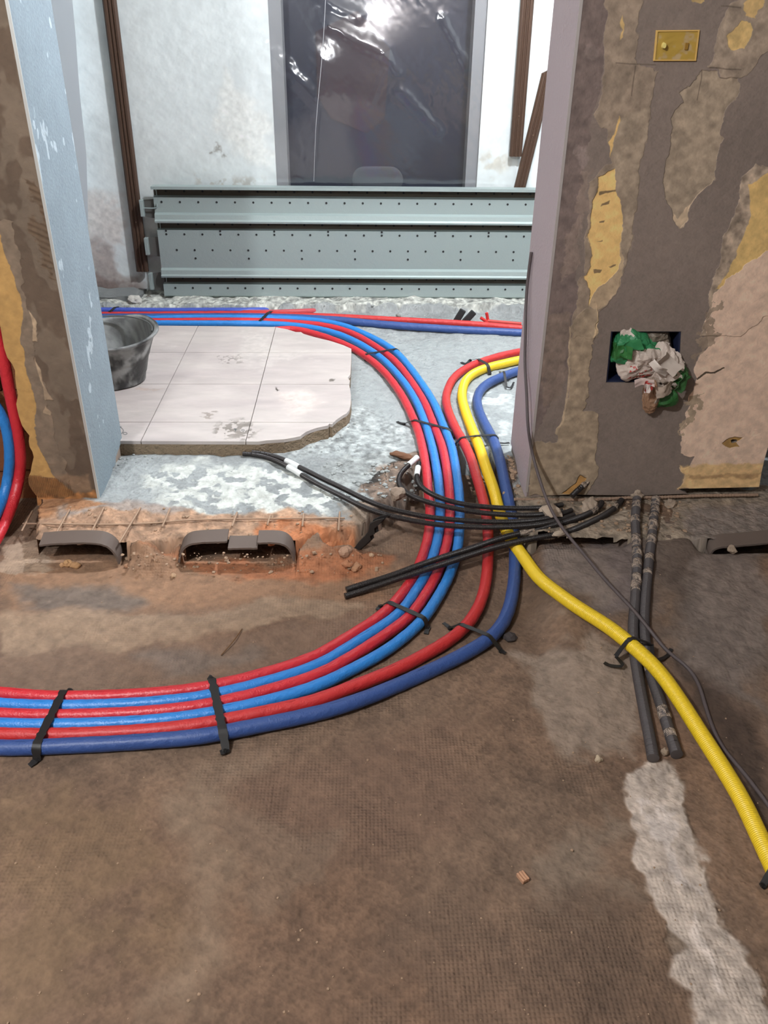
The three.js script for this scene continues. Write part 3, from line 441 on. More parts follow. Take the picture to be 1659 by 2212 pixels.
// ---------------------------------------------------------------- plastic sheet, battens, deck
{
  const x0 = -1.03, x1 = 0.69, y0 = 0.3, y1 = 1.9, nx = 380, ny = 340, pos = [], idx = [];
  const ridges = [[[715, 55], [825, 112], 0.016, 0.03], [[830, 118], [860, 150], 0.008, 0.016], [[868, 192], [945, 280], 0.012, 0.02], [[955, 40], [1008, 145], 0.010, 0.018], [[575, 95], [680, 205], 0.010, 0.028], [[690, -10], [770, 35], 0.012, 0.028], [[325, 130], [400, 230], 0.003, 0.012], [[440, 200], [560, 290], 0.002, 0.02], [[800, 220], [830, 150], 0.004, 0.012]].map(([a, b, h, w]) => [...XY([a, b], BACKZ + 0.02), h, w]);
  const H = (x, y) => {
    let z = 0.012 * fbm(x * 3, y * 3, 2) + 0.0016 * fbm(x * 13 + y * 9, y * 8 + x * 5, 3) + 0.0007 * (1 - Math.abs(fbm(x * 22 - y * 14, y * 20 + x * 12 + 7, 3)) * 3) * sst(0, 0.25, fbm(x * 5 + 2, y * 5, 2)) + 0.0003 * fbm(x * 60, y * 60, 2);
    for (const [a, b, h, w] of ridges) { const ex = b[0] - a[0], ey = b[1] - a[1], t = clamp(((x - a[0]) * ex + (y - a[1]) * ey) / (ex * ex + ey * ey)), qx = a[0] + ex * t + 0.01 * fbm(x * 30, y * 30, 2), qy = a[1] + ey * t + 0.01 * fbm(x * 30 + 9, y * 30, 2); z += h * Math.exp(-((x - qx) ** 2 + (y - qy) ** 2) / (w * w)); }
    z += 0.115 * Math.exp(-(((x + 0.08) / 0.36) ** 2) - (((y - 1.07) / 0.3) ** 2));
    const e = sst(0, 0.1, x - x0) * sst(0, 0.1, x1 - x);
    return z * e;
  };
  for (let j = 0; j <= ny; j++) for (let i = 0; i <= nx; i++) { const x = lerp(x0, x1, i / nx), y = lerp(y0, y1, j / ny); pos.push(x, y, BACKZ + 0.016 + Math.max(-0.008, H(x, y))); }
  for (let j = 0; j < ny; j++) for (let i = 0; i < nx; i++) { const a = j * (nx + 1) + i, b = a + 1, c = a + nx + 1, d = c + 1; idx.push(a, b, c, b, d, c); }
  const g = new THREE.BufferGeometry(); g.setAttribute('position', new THREE.Float32BufferAttribute(pos, 3)); g.setIndex(idx); g.computeVertexNormals();
  tag(mesh('plastic_sheet', g, new THREE.MeshPhysicalMaterial({ color: 0xffffff, roughness: 0.16, transmission: 0.98, thickness: 0, ior: 1.75, side: THREE.DoubleSide })), 'clear crinkled plastic sheet stretched over the dark opening of the back wall', 'plastic sheet');
  const s = thing('string', 'thin pale string hanging down in front of the dark opening', 'string');
  mesh('cord', new THREE.TubeGeometry(new THREE.CatmullRomCurve3([V3(-0.13, 1.5, BACKZ + 0.16), V3(-0.156, 1.18, BACKZ + 0.16), V3(-0.196, 0.86, BACKZ + 0.13), V3(-0.216, 0.625, BACKZ + 0.05)]), 20, 0.0012, 6), mat([170, 172, 174], 0.7), s);
}
{
  const wood = new THREE.MeshStandardMaterial({ color: col([70, 49, 34]), roughness: 0.6, bumpMap: SCUFF, bumpScale: 0.0006 });
  function batten(a, b, w, cut, label) { // fluted moulding from a to b
    const L = a.distanceTo(b), h = w / 2, d = 0.02;
    const sh = poly([[-h, 0], [h, 0], [h, d * 0.7], [h * 0.75, d], [h * 0.45, d], [h * 0.35, d * 0.8], [h * 0.2, d * 0.8], [h * 0.1, d], [-h * 0.1, d], [-h * 0.2, d * 0.8], [-h * 0.35, d * 0.8], [-h * 0.45, d], [-h * 0.75, d], [-h, d * 0.7]]);
    const g = new THREE.ExtrudeGeometry(sh, { depth: L, bevelEnabled: false }); g.rotateX(-Math.PI / 2);   // along +y, front to -z
    g.scale(1, 1, -1); const ix = g.index; { const p = g.attributes.position; for (let i = 0; i < p.count; i += 3) for (let k = 0; k < 3; k++) { const t = p.getComponent(i + 1, k); p.setComponent(i + 1, k, p.getComponent(i + 2, k)); p.setComponent(i + 2, k, t); } }
    if (cut) { const p = g.attributes.position; for (let i = 0; i < p.count; i++) if (p.getY(i) > L - 0.001) p.setY(i, p.getY(i) + cut * p.getX(i)); }
    g.computeVertexNormals();
    const t = thing('wood_batten', label, 'batten', [a.x, a.y, a.z], 'dark wooden battens'); t.rotation.z = -Math.atan2(b.x - a.x, b.y - a.y);
    mesh('moulding', g, wood, t);
    for (const f of [0.12, 0.6]) mesh('nail', new THREE.CylinderGeometry(0.003, 0.003, 0.003, 8).rotateX(Math.PI / 2).translate(0, L * f, d * 1.05), mat([120, 100, 84], 0.4, { metalness: 0.6 }), t);
  }
  const zz = BACKZ + 0.022;
  batten(V3(-1.031, 0.215, zz), V3(-1.012, 2.1, zz), 0.055, 0, 'long dark brown batten on the white wall left of the metal deck');
  batten(V3(0.678, 0.733, zz), V3(0.667, 2.1, zz), 0.054, 0, 'upright dark brown batten right of the plastic sheet, ending above the deck');
  batten(V3(0.683, 0.44, zz - 0.002), V3(0.788, 1.075, zz - 0.002), 0.05, 0.7, 'slanted dark brown batten leaning beside the right jamb');
}
{
  const deck = thing('scaffold_deck', 'long perforated galvanised scaffold deck standing on edge against the back wall', 'scaffold deck', [-0.93, 0.112, -4.02]);
  const met = new THREE.MeshStandardMaterial({ color: col([154, 168, 166], 1.0), roughness: 0.5, metalness: 0.35, bumpMap: SCUFF, bumpScale: 0.0008 });
  const pf = [[0, 0], [0, 0.026], [0.006, 0.03], [0.058, 0.024], [0.064, 0.006], [0.092, 0.006], [0.094, 0.046], [0.102, 0.048], [0.108, 0.042], [0.126, 0.038], [0.134, 0.024], [0.302, 0.022], [0.308, 0.006], [0.336, 0.006], [0.338, 0.046], [0.346, 0.048], [0.353, 0.042], [0.372, 0.038], [0.38, 0.024], [0.444, 0.022], [0.45, 0.006], [0.480, 0.006], [0.482, 0.054], [0.494, 0.054], [0.494, 0.0]];
  const inner = [[0.492, 0.002], [0.49, 0.05], [0.486, 0.05], [0.484, 0.003], [0.447, 0.003], [0.441, 0.018], [0.379, 0.02], [0.37, 0.034], [0.352, 0.038], [0.344, 0.044], [0.341, 0.042], [0.339, 0.003], [0.305, 0.003], [0.299, 0.018], [0.133, 0.02], [0.124, 0.034], [0.107, 0.038], [0.1, 0.044], [0.097, 0.042], [0.095, 0.003], [0.061, 0.003], [0.055, 0.02], [0.008, 0.026], [0.003, 0.0]];
  const sh = poly([...pf, ...inner].map(p => [-p[1], p[0]]));
  const g = new THREE.ExtrudeGeometry(sh, { depth: 1.8, bevelEnabled: false, curveSegments: 1 }); g.rotateY(Math.PI / 2);  // extrude along +x, profile depth to +z
  deck.rotation.x = -0.02;
  mesh('profile', g, met, deck);
  for (const v of [0.0645, 0.3085, 0.4505]) mesh('groove_shade_dirt', box(0.002, 1.798, v, v + 0.0275, 0.0055, 0.0066), new THREE.MeshStandardMaterial({ color: col([92, 86, 74]), roughness: 0.9, bumpMap: GRIT, bumpScale: 0.002 }), deck);  // ledge shade painted as dark strips in the recesses, with some dirt
  const cap = new THREE.ExtrudeGeometry(poly([[-0.001, 0.001], [-0.014, 0.003], [-0.012, 0.09], [-0.036, 0.1], [-0.014, 0.14], [-0.012, 0.335], [-0.036, 0.345], [-0.014, 0.38], [-0.012, 0.468], [-0.044, 0.488], [-0.001, 0.49]]), { depth: 0.003, bevelEnabled: false }); cap.rotateY(Math.PI / 2); cap.translate(0.012, 0, 0);
  mesh('end_plate', cap, met, deck);
  const holes = [], hole = (x, v, d) => { if (x < 1.78) { holes.push(new THREE.CylinderGeometry(0.005, 0.004, 0.003, 10).rotateX(Math.PI / 2).translate(x, v, d + 0.0006)); } };
  for (let i = 0; i < 22; i++) {
    const x = 0.035 + 0.0815 * i;
    hole(x, 0.425, 0.0226); hole(x + 0.02, 0.468, 0.006); hole(x + 0.005, 0.285, 0.0223); hole(x + 0.045, 0.215, 0.0231); hole(x + 0.02, 0.042, 0.0264); hole(x + 0.055, 0.082, 0.006); hole(x + 0.06, 0.326, 0.006);
    if (i % 3 === 0) { hole(x + 0.005, 0.3, 0.0222); hole(x + 0.127, 0.178, 0.0235);
     }
  }
  mesh('punched_holes', mergeGeometries(holes), mat([34, 36, 36], 0.8), deck).userData.kind = 'stuff';
  for (const [v, h] of [[0.36, 0.075], [0.19, 0.08], [0.03, 0.08]]) {
    const sh2 = new THREE.Shape(); sh2.moveTo(0.004, v - 0.01); sh2.lineTo(-0.048, v - 0.004); sh2.lineTo(-0.05, v + h - 0.006); sh2.lineTo(0.004, v + h); sh2.closePath();
    const hk = mesh('hook', new THREE.ExtrudeGeometry(sh2, { depth: 0.004, bevelEnabled: false }).translate(0, 0, 0.004), mat([96, 96, 92], 0.6, { metalness: 0.4 }), deck);
    mesh('hook_lip', rbox(0.016, h * 0.95, 0.03, 0.002).translate(-0.055, v + h / 2, 0.018), met, hk);
  }
  mesh('latch_wire', new THREE.TubeGeometry(new THREE.CatmullRomCurve3([V3(-0.05, 0.398, 0.024), V3(0, 0.398, 0.026), V3(0.012, 0.402, 0.03), V3(0.014, 0.42, 0.03)]), 12, 0.003, 6), met, deck);
}

// ---------------------------------------------------------------- bucket
{
  const b = thing('bucket', 'grey dented builder\'s bucket smeared with plaster on the tiles behind the left jamb', 'bucket', [-0.897, T, -2.93]);
  const pr = [[0, 0.004], [0.1, 0.0], [0.108, 0.004], [0.113, 0.03], [0.116, 0.034], [0.13, 0.092], [0.133, 0.096], [0.153, 0.172], [0.158, 0.173], [0.166, 0.18], [0.166, 0.187], [0.160, 0.189], [0.152, 0.183], [0.148, 0.17], [0.11, 0.03], [0.1, 0.012], [0, 0.012]].flatMap((p, i, a) => { if (!i) return [[...p, 0]]; const q = a[i - 1], n = Math.max(1, Math.ceil(Math.hypot(p[0] - q[0], p[1] - q[1]) / 0.006)); return Array.from({ length: n }, (_, k) => [lerp(q[0], p[0], (k + 1) / n), lerp(q[1], p[1], (k + 1) / n), i > 11 ? 1 : 0]); });
  const inn = pr.map(p => p[2]);
  const g = new THREE.LatheGeometry(pr.map(p => new THREE.Vector2(p[0], p[1])), 120), p = g.attributes.position, c = new Float32Array(p.count * 3);
  for (let i = 0; i < p.count; i++) {
    const x = p.getX(i), y = p.getY(i), z = p.getZ(i), a = Math.atan2(z, x), k = sst(0.05, 0.187, y);
    const s = 1 + k * (0.07 * Math.cos(a - 0.15) ** 6 * (Math.cos(a - 0.15) > 0 ? 1 : 0.2) - 0.05 * Math.sin(a) ** 2) + 0.02 * vn(a * 2, y * 10);
    p.setXYZ(i, x * s, y + 0.012 * k * Math.cos(a * 2 + 1) - 0.006 * k * Math.sin(a), z * s);
    const r = Math.hypot(x, z), inside = inn[i % pr.length] === 1, d = sst(-0.3, 0.5, fbm(Math.cos(a) * 4 + y * 9, Math.sin(a) * 4 + y * 20, 4)), v = inside ? lerp(0.22, 0.42, d) : lerp(0.03, 0.3, d * d);
    c.set([v, v * 1.03, v * 1.0], 3 * i);
  }
  g.setAttribute('color', new THREE.BufferAttribute(c, 3)); g.computeVertexNormals();
  mesh('shell', g, new THREE.MeshStandardMaterial({ vertexColors: true, roughness: 0.5, bumpMap: SCUFF, bumpScale: 0.001 }), b);
  const hp = []; for (let i = 0; i <= 16; i++) { const t = i / 16 * Math.PI; hp.push(V3(0.158 * Math.cos(t) * 0.98, 0.183 + 0.012 * Math.sin(t), -0.13 * Math.sin(t))); }
  mesh('handle', new THREE.TubeGeometry(new THREE.CatmullRomCurve3(hp), 40, 0.0028, 6), mat([140, 142, 140], 0.4, { metalness: 0.7 }), b);
}

// ---------------------------------------------------------------- pipes
function sampleCurve(pts, step, smooth = 0) {
  const c = new THREE.CatmullRomCurve3(pts, false, 'centripetal'), n = Math.max(8, Math.round(c.getLength() / step)); c.arcLengthDivisions = n * 3;
  let s = c.getSpacedPoints(n);
  for (let k = 0; k < smooth; k++) { const q = s.map(p => p.clone()); for (let i = 1; i < s.length - 1; i++) s[i].copy(q[i - 1]).add(q[i + 1]).multiplyScalar(0.25).addScaledVector(q[i], 0.5); }
  return s;
}
function tube(pts, rf, seg = 16, caps = true) { // swept tube with a radius law
  const n = pts.length, pos = [], uv = [], idx = [], T0 = V3(), N = V3(), B = V3(), q = new THREE.Quaternion(); let s = 0, prev = null;
  for (let i = 0; i < n; i++) {
    T0.copy(pts[Math.min(n - 1, i + 1)]).sub(pts[Math.max(0, i - 1)]).normalize();
    if (!prev) { N.set(0, 1, 0); if (Math.abs(T0.y) > 0.9) N.set(1, 0, 0); N.addScaledVector(T0, -N.dot(T0)).normalize(); } else { q.setFromUnitVectors(prev, T0); N.applyQuaternion(q); N.addScaledVector(T0, -N.dot(T0)).normalize(); s += pts[i].distanceTo(pts[i - 1]); }
    prev = (prev || V3()).copy(T0); B.crossVectors(T0, N);
    for (let k = 0; k <= seg; k++) { const a = k / seg * Math.PI * 2, r = rf(s, a); pos.push(pts[i].x + r * (N.x * Math.cos(a) + B.x * Math.sin(a)), pts[i].y + r * (N.y * Math.cos(a) + B.y * Math.sin(a)), pts[i].z + r * (N.z * Math.cos(a) + B.z * Math.sin(a))); uv.push(k / seg * 0.1, s); }
  }
  for (let i = 0; i < n - 1; i++) for (let k = 0; k < seg; k++) { const a = i * (seg + 1) + k, b = a + 1, c = a + seg + 1, d = c + 1; idx.push(a, b, c, b, d, c); }
  if (caps) for (const [i, f] of [[0, true], [n - 1, false]]) { const ci = pos.length / 3; pos.push(pts[i].x, pts[i].y, pts[i].z); uv.push(0, 0); for (let k = 0; k < seg; k++) { const a = i * (seg + 1) + k; f ? idx.push(ci, a + 1, a) : idx.push(ci, a, a + 1); } }
  const g = new THREE.BufferGeometry(); g.setAttribute('position', new THREE.Float32BufferAttribute(pos, 3)); g.setAttribute('uv', new THREE.Float32BufferAttribute(uv, 2)); g.setIndex(idx); g.computeVertexNormals(); return g;
}
// height of a pipe's axis: on the screed behind the doorway, on the front floor before it
const level = (py, r) => lerp(0, S, sst(1215, 1000, py)) + r + (py > 1000 && py < 1215 ? 0.006 : 0.002);
const trace = (pts, r) => pts.map(p => P(p[0], p[1], p[2] ?? level(p[1], r)));
const PIPES = {
  R1: { r: 0.0140, px: [[-260, 1470], [-120, 1487], [0, 1497], [105, 1506], [211, 1508], [320, 1502], [422, 1492], [560, 1459], [700, 1411], [745, 1383], [831, 1325], [871, 1281], [900, 1244], [915, 1204], [926, 1160], [930, 1110], [925, 1062], [922, 1025], [916, 985], [911, 960], [903, 930], [892, 902], [867, 853], [833, 807], [795, 773], [753, 748], [711, 731], [669, 718], [626, 709.5], [600, 712.5], [565, 716, 0.09], [500, 718, 0.088], [400, 718, 0.088], [300, 718, 0.088], [200, 718, 0.088], [90, 718, 0.088], [-40, 718, 0.088], [-160, 719, 0.088]] },
  B1: { r: 0.0138, px: [[-260, 1494], [-120, 1510], [0, 1521], [105, 1526], [211, 1525], [320, 1520], [422, 1509], [560, 1478], [700, 1432], [745, 1400], [868, 1324], [889, 1291], [918, 1240], [938, 1197], [947, 1160], [951, 1110], [950, 1062], [945, 1025], [938, 985], [932, 960], [922, 925], [901, 870], [871, 824], [837, 786], [808, 762], [753, 731], [711, 716], [669, 707.5], [626, 702.5], [563, 699.5], [417, 699], [341, 698.5], [230, 699], [90, 701], [-40, 701], [-160, 703]] },
  R2: { r: 0.0138, px: [[-260, 1516], [-120, 1532], [0, 1543], [105, 1545], [211, 1543], [320, 1537], [422, 1524.5], [560, 1496], [700, 1453], [745, 1427], [817, 1382], [889, 1329], [911, 1295], [940, 1251], [956, 1201], [969, 1160], [973, 1110], [971, 1062], [967, 1025], [960, 985], [954, 960], [937, 920], [916, 870], [888, 824], [854, 781], [825, 758], [774, 726.6], [736, 711.5], [690, 702], [626, 696.5], [563, 693.5], [439, 693], [352, 694], [230, 694.5], [90, 696], [-40, 696], [-160, 698]] },
  B2: { r: 0.0140, px: [[-260, 1538], [-120, 1553], [0, 1565], [105, 1566], [211, 1563], [320, 1557], [422, 1546], [560, 1519], [700, 1477], [745, 1453], [817, 1417], [907, 1347], [943, 1295], [969, 1248], [985, 1204], [992, 1160], [993, 1110], [992, 1062], [986, 1025], [980, 985], [974, 960], [958, 921], [939, 874], [918, 840], [888, 798], [859, 764.6], [829, 743], [774, 716], [732, 701], [669, 691.5], [626, 688.5], [563, 687], [439, 686.5], [330, 688], [230, 689], [90, 690], [-40, 690], [-160, 692]] },
  R3: { r: 0.0150, px: [[-260, 1555], [-120, 1574], [0, 1588], [105, 1587], [211, 1583], [320, 1577], [422, 1567], [560, 1541], [700, 1509], [745, 1489], [817, 1463], [889, 1430], [962, 1389], [1001, 1360], [1034, 1313], [1050, 1258], [1054, 1204], [1055, 1160], [1049, 1100], [1039, 1062], [1028, 1025], [1017, 989], [1003, 958], [989, 935], [976, 908], [966, 881], [963, 859], [969, 836], [981, 815], [1001, 799], [1027, 786], [1054, 777], [1081, 769], [1130, 759], [1200, 752], [1300, 748]] },
  N: { r: 0.0165, px: [[-260, 1588], [-120, 1607], [0, 1616], [105, 1613], [211, 1607], [320, 1601], [422, 1593], [560, 1567], [700, 1538], [745, 1524], [817, 1498], [889, 1467], [962, 1434], [1034, 1396], [1070, 1370], [1095, 1331], [1108, 1277], [1113, 1222], [1112, 1180], [1107, 1130], [1100, 1085], [1094, 1062], [1088, 1034], [1081, 998], [1072, 968], [1065, 948], [1054, 930], [1041, 904], [1032, 881], [1030, 859], [1040, 839], [1062, 823], [1090, 812], [1122, 800], [1200, 785], [1300, 778]] },
};
const samples = {};
for (const k in PIPES) { const p = PIPES[k]; samples[k] = sampleCurve(trace(p.px, p.r), 0.012, 6); }
for (let it = 0; it < 14; it++) { // neighbours in a bundle lie side by side, not inside each other
  const ks = Object.keys(PIPES);
  for (let a = 0; a < ks.length; a++) for (let b = a + 1; b < ks.length; b++) {
    const A = samples[ks[a]], B = samples[ks[b]], need = PIPES[ks[a]].r + PIPES[ks[b]].r + 0.0004;
    let j0 = 0;
    for (let i = 0; i < A.length; i++) {
      let best = 1e9, bj = -1; for (let j = Math.max(0, j0 - 25); j < Math.min(B.length, j0 + 60); j++) { const d = A[i].distanceToSquared(B[j]); if (d < best) { best = d; bj = j; } }
      j0 = bj; const d = Math.sqrt(best); if (d < need && d > 1e-5) { const dx = A[i].x - B[bj].x, dz = A[i].z - B[bj].z, l = Math.hypot(dx, dz) || 1e-6, k = (need - d) / 2 * 0.7; A[i].x += dx / l * k; A[i].z += dz / l * k; B[bj].x -= dx / l * k; B[bj].z -= dz / l * k; }
    }
  }
  for (const k of ks) { const s = samples[k], q = s.map(p => p.clone()); for (let i = 1; i < s.length - 1; i++) s[i].copy(q[i - 1]).add(q[i + 1]).multiplyScalar(0.25).addScaledVector(q[i], 0.5); }
}
const foam = (rgb, o = {}) => new THREE.MeshPhysicalMaterial({ color: col(rgb, o.g ?? 1), roughness: o.rough ?? 0.42, bumpMap: SCUFF, bumpScale: 0.0022, clearcoat: 0.25, clearcoatRoughness: 0.35 });
const RED = foam([206, 44, 54], { g: 1.0 }), RED_D = foam([196, 44, 44], { g: 1.0, rough: 0.55 }), BLUE = foam([40, 128, 206], { g: 1.05 }), NAVY = foam([47, 77, 138], { g: 1.0, rough: 0.55 });
const wr = (sd, a = 0.0004) => r0 => (s, t) => r0 + a * vn(s * 55 + sd * 9, t * 1.2 + sd) + a * vn(s * 160, t * 2 + sd);
function pipe(key, m, label, group) { const o = mesh(key.startsWith('R') ? 'red_insulated_pipe' : 'blue_insulated_pipe', tube(samples[key], wr(key.charCodeAt(0) + key.charCodeAt(key.length - 1))(PIPES[key].r), 20), m); tag(o, label, 'pipe', 'insulated pipes'); }
pipe('R1', RED, 'bright red insulated pipe on the inner side of the four-pipe bundle bending around the tiles');
pipe('B1', BLUE, 'light blue insulated pipe between the two red pipes of the four-pipe bundle');
pipe('R2', RED, 'bright red insulated pipe between the two light blue pipes of the four-pipe bundle');
pipe('B2', BLUE, 'light blue insulated pipe on the outer side of the four-pipe bundle');
pipe('R3', RED_D, 'dusty red insulated pipe turning right through the doorway, left of the yellow conduit');
pipe('N', NAVY, 'dark blue insulated pipe, nearest in the foreground row, turning right through the doorway');

const yellowPts = sampleCurve(trace([[1330, 768], [1220, 767], [1126, 777], [1090, 785], [1054, 794], [1030, 803], [1010, 817], [1001, 834], [998, 859], [1004, 884], [1012, 908], [1025, 940], [1034, 962], [1043, 989], [1055, 1025], [1068, 1062], [1077, 1100, 0.066], [1091, 1140, 0.056], [1107, 1170, 0.046], [1132, 1205, 0.042], [1165, 1250, 0.052], [1204, 1281, 0.06], [1255, 1317, 0.066], [1313, 1353, 0.072], [1367, 1396, 0.074], [1421, 1447, 0.064], [1468, 1512, 0.046], [1511, 1580, 0.034], [1551, 1642, 0.028], [1580, 1689, 0.024], [1602, 1726, 0.022], [1638, 1802, 0.02], [1665, 1860, 0.02], [1720, 1980, 0.02], [1800, 2160, 0.02]], 0.0165), 0.00095, 0);
{ // soften the traced points, keep the fine step
  const s = yellowPts; for (let k = 0; k < 60; k++) for (let i = 30; i < s.length - 30; i++) s[i].lerp(s[i - 12].clone().add(s[i + 12]).multiplyScalar(0.5), 0.08);
  const g = tube(s, d => 0.0164 + 0.0007 * Math.sin(d * 2 * Math.PI / 0.0040), 18);
  tag(mesh('yellow_conduit', g, new THREE.MeshPhysicalMaterial({ color: col([244, 204, 42], 1.0), roughness: 0.4, clearcoat: 0.2, clearcoatRoughness: 0.3 })), 'yellow corrugated conduit running from the doorway to the lower right corner', 'conduit');
}
// pipes along the back of the trench
function backPipe(name, px, r, m, label, lift = 0) { const s = sampleCurve(px.map(p => P(p[0], p[1], S + r + lift + (p[2] ?? 0))), 0.015, 4); tag(mesh(name, tube(s, wr(px.length + r * 1000)(r), 14), m), label, 'pipe', 'insulated pipes'); return s; }
const bpN = backPipe('blue_insulated_pipe', [[-160, 688], [-40, 687], [90, 686], [230, 685.5], [439, 684.5], [560, 684.5], [669, 688], [732, 692], [795, 698], [880, 705], [1006, 713], [1129, 719], [1250, 724]], 0.0165, NAVY, 'dark blue insulated pipe running straight to the right along the back wall');
const bpR = backPipe('red_insulated_pipe', [[-160, 682], [-40, 681], [90, 680], [230, 680], [330, 679.5], [439, 678.5], [560, 678.5], [690, 683], [753, 685.5], [838, 690], [964, 696.5], [1048, 702], [1129, 709], [1250, 716]], 0.0135, RED_D, 'dusty red insulated pipe running straight to the right behind the dark blue one');
const bpP = backPipe('blue_insulated_pipe', [[-160, 674], [-40, 673], [90, 672], [214, 671], [298, 671.5], [352, 672], [439, 671.5], [520, 671.5], [575, 670.5, -0.012], [610, 669, -0.03]], 0.0145, foam([62, 84, 178], { rough: 0.6 }), 'violet blue insulated pipe half buried in rubble under the deck');
backPipe('red_insulated_pipe', [[470, 676, -0.02], [540, 675.5, 0], [620, 674, 0.004], [680, 671.5, -0.004], [720, 669, -0.03]], 0.012, foam([186, 70, 76], { rough: 0.7 }), 'short dusty red insulated pipe vanishing under the white plaster strip');
backPipe('red_insulated_pipe', [[-160, 663], [-40, 662], [90, 661], [200, 661.5], [250, 662], [290, 663.5], [318, 665, -0.02]], 0.012, foam([150, 90, 130], { rough: 0.7 }), 'faded purplish red insulated pipe end at the rubble by the left jamb');
// loop in the hole of the left wall
{
  const loop = (px, r, m, label, z) => { const s = sampleCurve(px.map(p => PZ(p[0], p[1], z + (p[2] ?? 0))), 0.01, 6); tag(mesh(r > 0.0155 ? 'red_insulated_pipe' : 'blue_insulated_pipe', tube(s, wr(r * 3000)(r), 18), m), label, 'pipe', 'insulated pipes'); };
  loop([[-110, 440], [-60, 580], [-25, 680], [-2, 735], [8, 776], [20, 843], [32, 898], [41, 952], [44.5, 992], [41, 1033], [30, 1079, 0.04], [13, 1123, 0.105], [-8, 1165, 0.17], [-40, 1215, 0.28]], 0.0158, RED, 'red insulated pipe looping out of the hole in the left wall', -2.2);
  loop([[-170, 540], [-150, 680], [-80, 790], [-30, 850], [0, 889], [11, 915], [18.5, 952], [21, 992], [17, 1033], [8, 1074, 0.03], [-5, 1106, 0.09], [-40, 1160, 0.19]], 0.0145, BLUE, 'blue insulated pipe looping inside the red one in the left wall hole', -2.19);
}

// ---------------------------------------------------------------- black corrugated conduits
const cond = new THREE.MeshStandardMaterial({ color: col([42, 37, 36]), roughness: 0.36 }), condD = new THREE.MeshStandardMaterial({ color: col([74, 68, 68], 1.1), roughness: 0.6 });
const white = new THREE.MeshStandardMaterial({ color: col([232, 234, 232]), roughness: 0.55 }), mortar = new THREE.MeshStandardMaterial({ color: col([156, 140, 126], 1.2), roughness: 0.95, bumpMap: GRIT, bumpScale: 0.006 });
function conduit(pts, r, label, group, o = {}) {
  const s = sampleCurve(pts.map(p => P(p[0], p[1], p[2])), o.step ?? 0.0009, 0), n = s.length, w = Math.round(0.03 / (o.step ?? 0.0009));
  for (let k = 0; k < 30; k++) for (let i = w; i < n - w; i++) s[i].lerp(s[i - (w >> 1)].clone().add(s[i + (w >> 1)]).multiplyScalar(0.5), 0.15);
  const t = thing('black_conduit', label, 'conduit', [0, 0, 0], group), per = o.per ?? 0.0036;
  mesh('corrugated_tube', tube(s, (d, a) => r - r * 0.09 + r * 0.1 * Math.sin(d * 2 * Math.PI / per), 12), o.m ?? cond, t);
  for (const [f0, f1] of o.tape || []) mesh('white_tape', tube(s.slice(f0 * n | 0, f1 * n | 0).filter((_, i) => i % 4 === 0), (d, a) => r + 0.0009 + 0.0003 * vn(d * 200, a), 14), white, t);
  const R = rng(n);
  for (const f of o.mortar || []) { const i0 = f * n | 0, L = 0.02 + 0.03 * R(), i1 = Math.min(n - 1, i0 + Math.round(L / (o.step ?? 0.0009))); const seg = s.slice(i0, i1).filter((_, i) => i % 4 === 0); if (seg.length > 4) mesh('mortar_smear', tube(seg, (d, a) => r * 0.96 + 0.003 * vn(d * 130 + f * 90, a * 1.6) * Math.sin(clamp(d / L) * Math.PI), 14), mortar, t); }
  return s;
}
conduit([[525, 980, 0.089], [563, 984, 0.09], [597, 995, 0.091], [637, 1017, 0.092], [673, 1039, 0.092], [700, 1053, 0.094], [745, 1075, 0.098], [790, 1098, 0.104], [836, 1113, 0.108], [881, 1123, 0.11], [926, 1131, 0.11], [971, 1135.5, 0.11], [1031, 1139, 0.108], [1092, 1138.5, 0.104], [1146, 1135.5, 0.1], [1194, 1128, 0.096], [1240, 1112, 0.09]], 0.0078, 'lower black corrugated conduit of the pair reaching left to the tile edge', 'black corrugated conduits', { tape: [[0.155, 0.215]] });
conduit([[545, 977, 0.094], [584, 982, 0.096], [618, 995, 0.097], [639, 1005, 0.098], [665, 1018, 0.098], [700, 1036, 0.1], [745, 1057, 0.104], [790, 1080, 0.108], [836, 1098, 0.112], [881, 1108.5, 0.114], [926, 1117.5, 0.114], [971, 1122, 0.113], [1031, 1126.5, 0.11], [1092, 1128, 0.106], [1152, 1125, 0.102], [1194, 1118, 0.098], [1235, 1102, 0.09]], 0.0078, 'upper black corrugated conduit of the pair reaching left to the tile edge', 'black corrugated conduits', { tape: [[0.115, 0.17]] });
conduit([[901, 988, 0.12], [890, 998, 0.118], [876, 1010, 0.114], [863, 1023, 0.108], [857, 1040, 0.102], [869, 1059, 0.1], [887, 1071, 0.102], [917, 1083, 0.108], [956, 1093, 0.112], [1001, 1102, 0.112], [1032, 1107, 0.11], [1077, 1111.5, 0.108], [1122, 1113, 0.105], [1164, 1113, 0.102], [1215, 1104, 0.095]], 0.0078, 'black conduit with white tape, bent up at the broken pit left of the red pipe', 'black corrugated conduits', { tape: [[0.0, 0.075]] });
conduit([[905, 1000, 0.122], [902, 1016, 0.118], [898, 1033, 0.112], [902, 1047, 0.108], [917, 1059, 0.108], [941, 1072, 0.11], [971, 1083, 0.113], [1016, 1092, 0.113], [1047, 1095, 0.112], [1092, 1098, 0.11], [1137, 1098, 0.106], [1170, 1098, 0.104], [1215, 1090, 0.096]], 0.0078, 'black corrugated conduit with white tape, right against the inner red pipe', 'black corrugated conduits', { tape: [[0.04, 0.12]] });
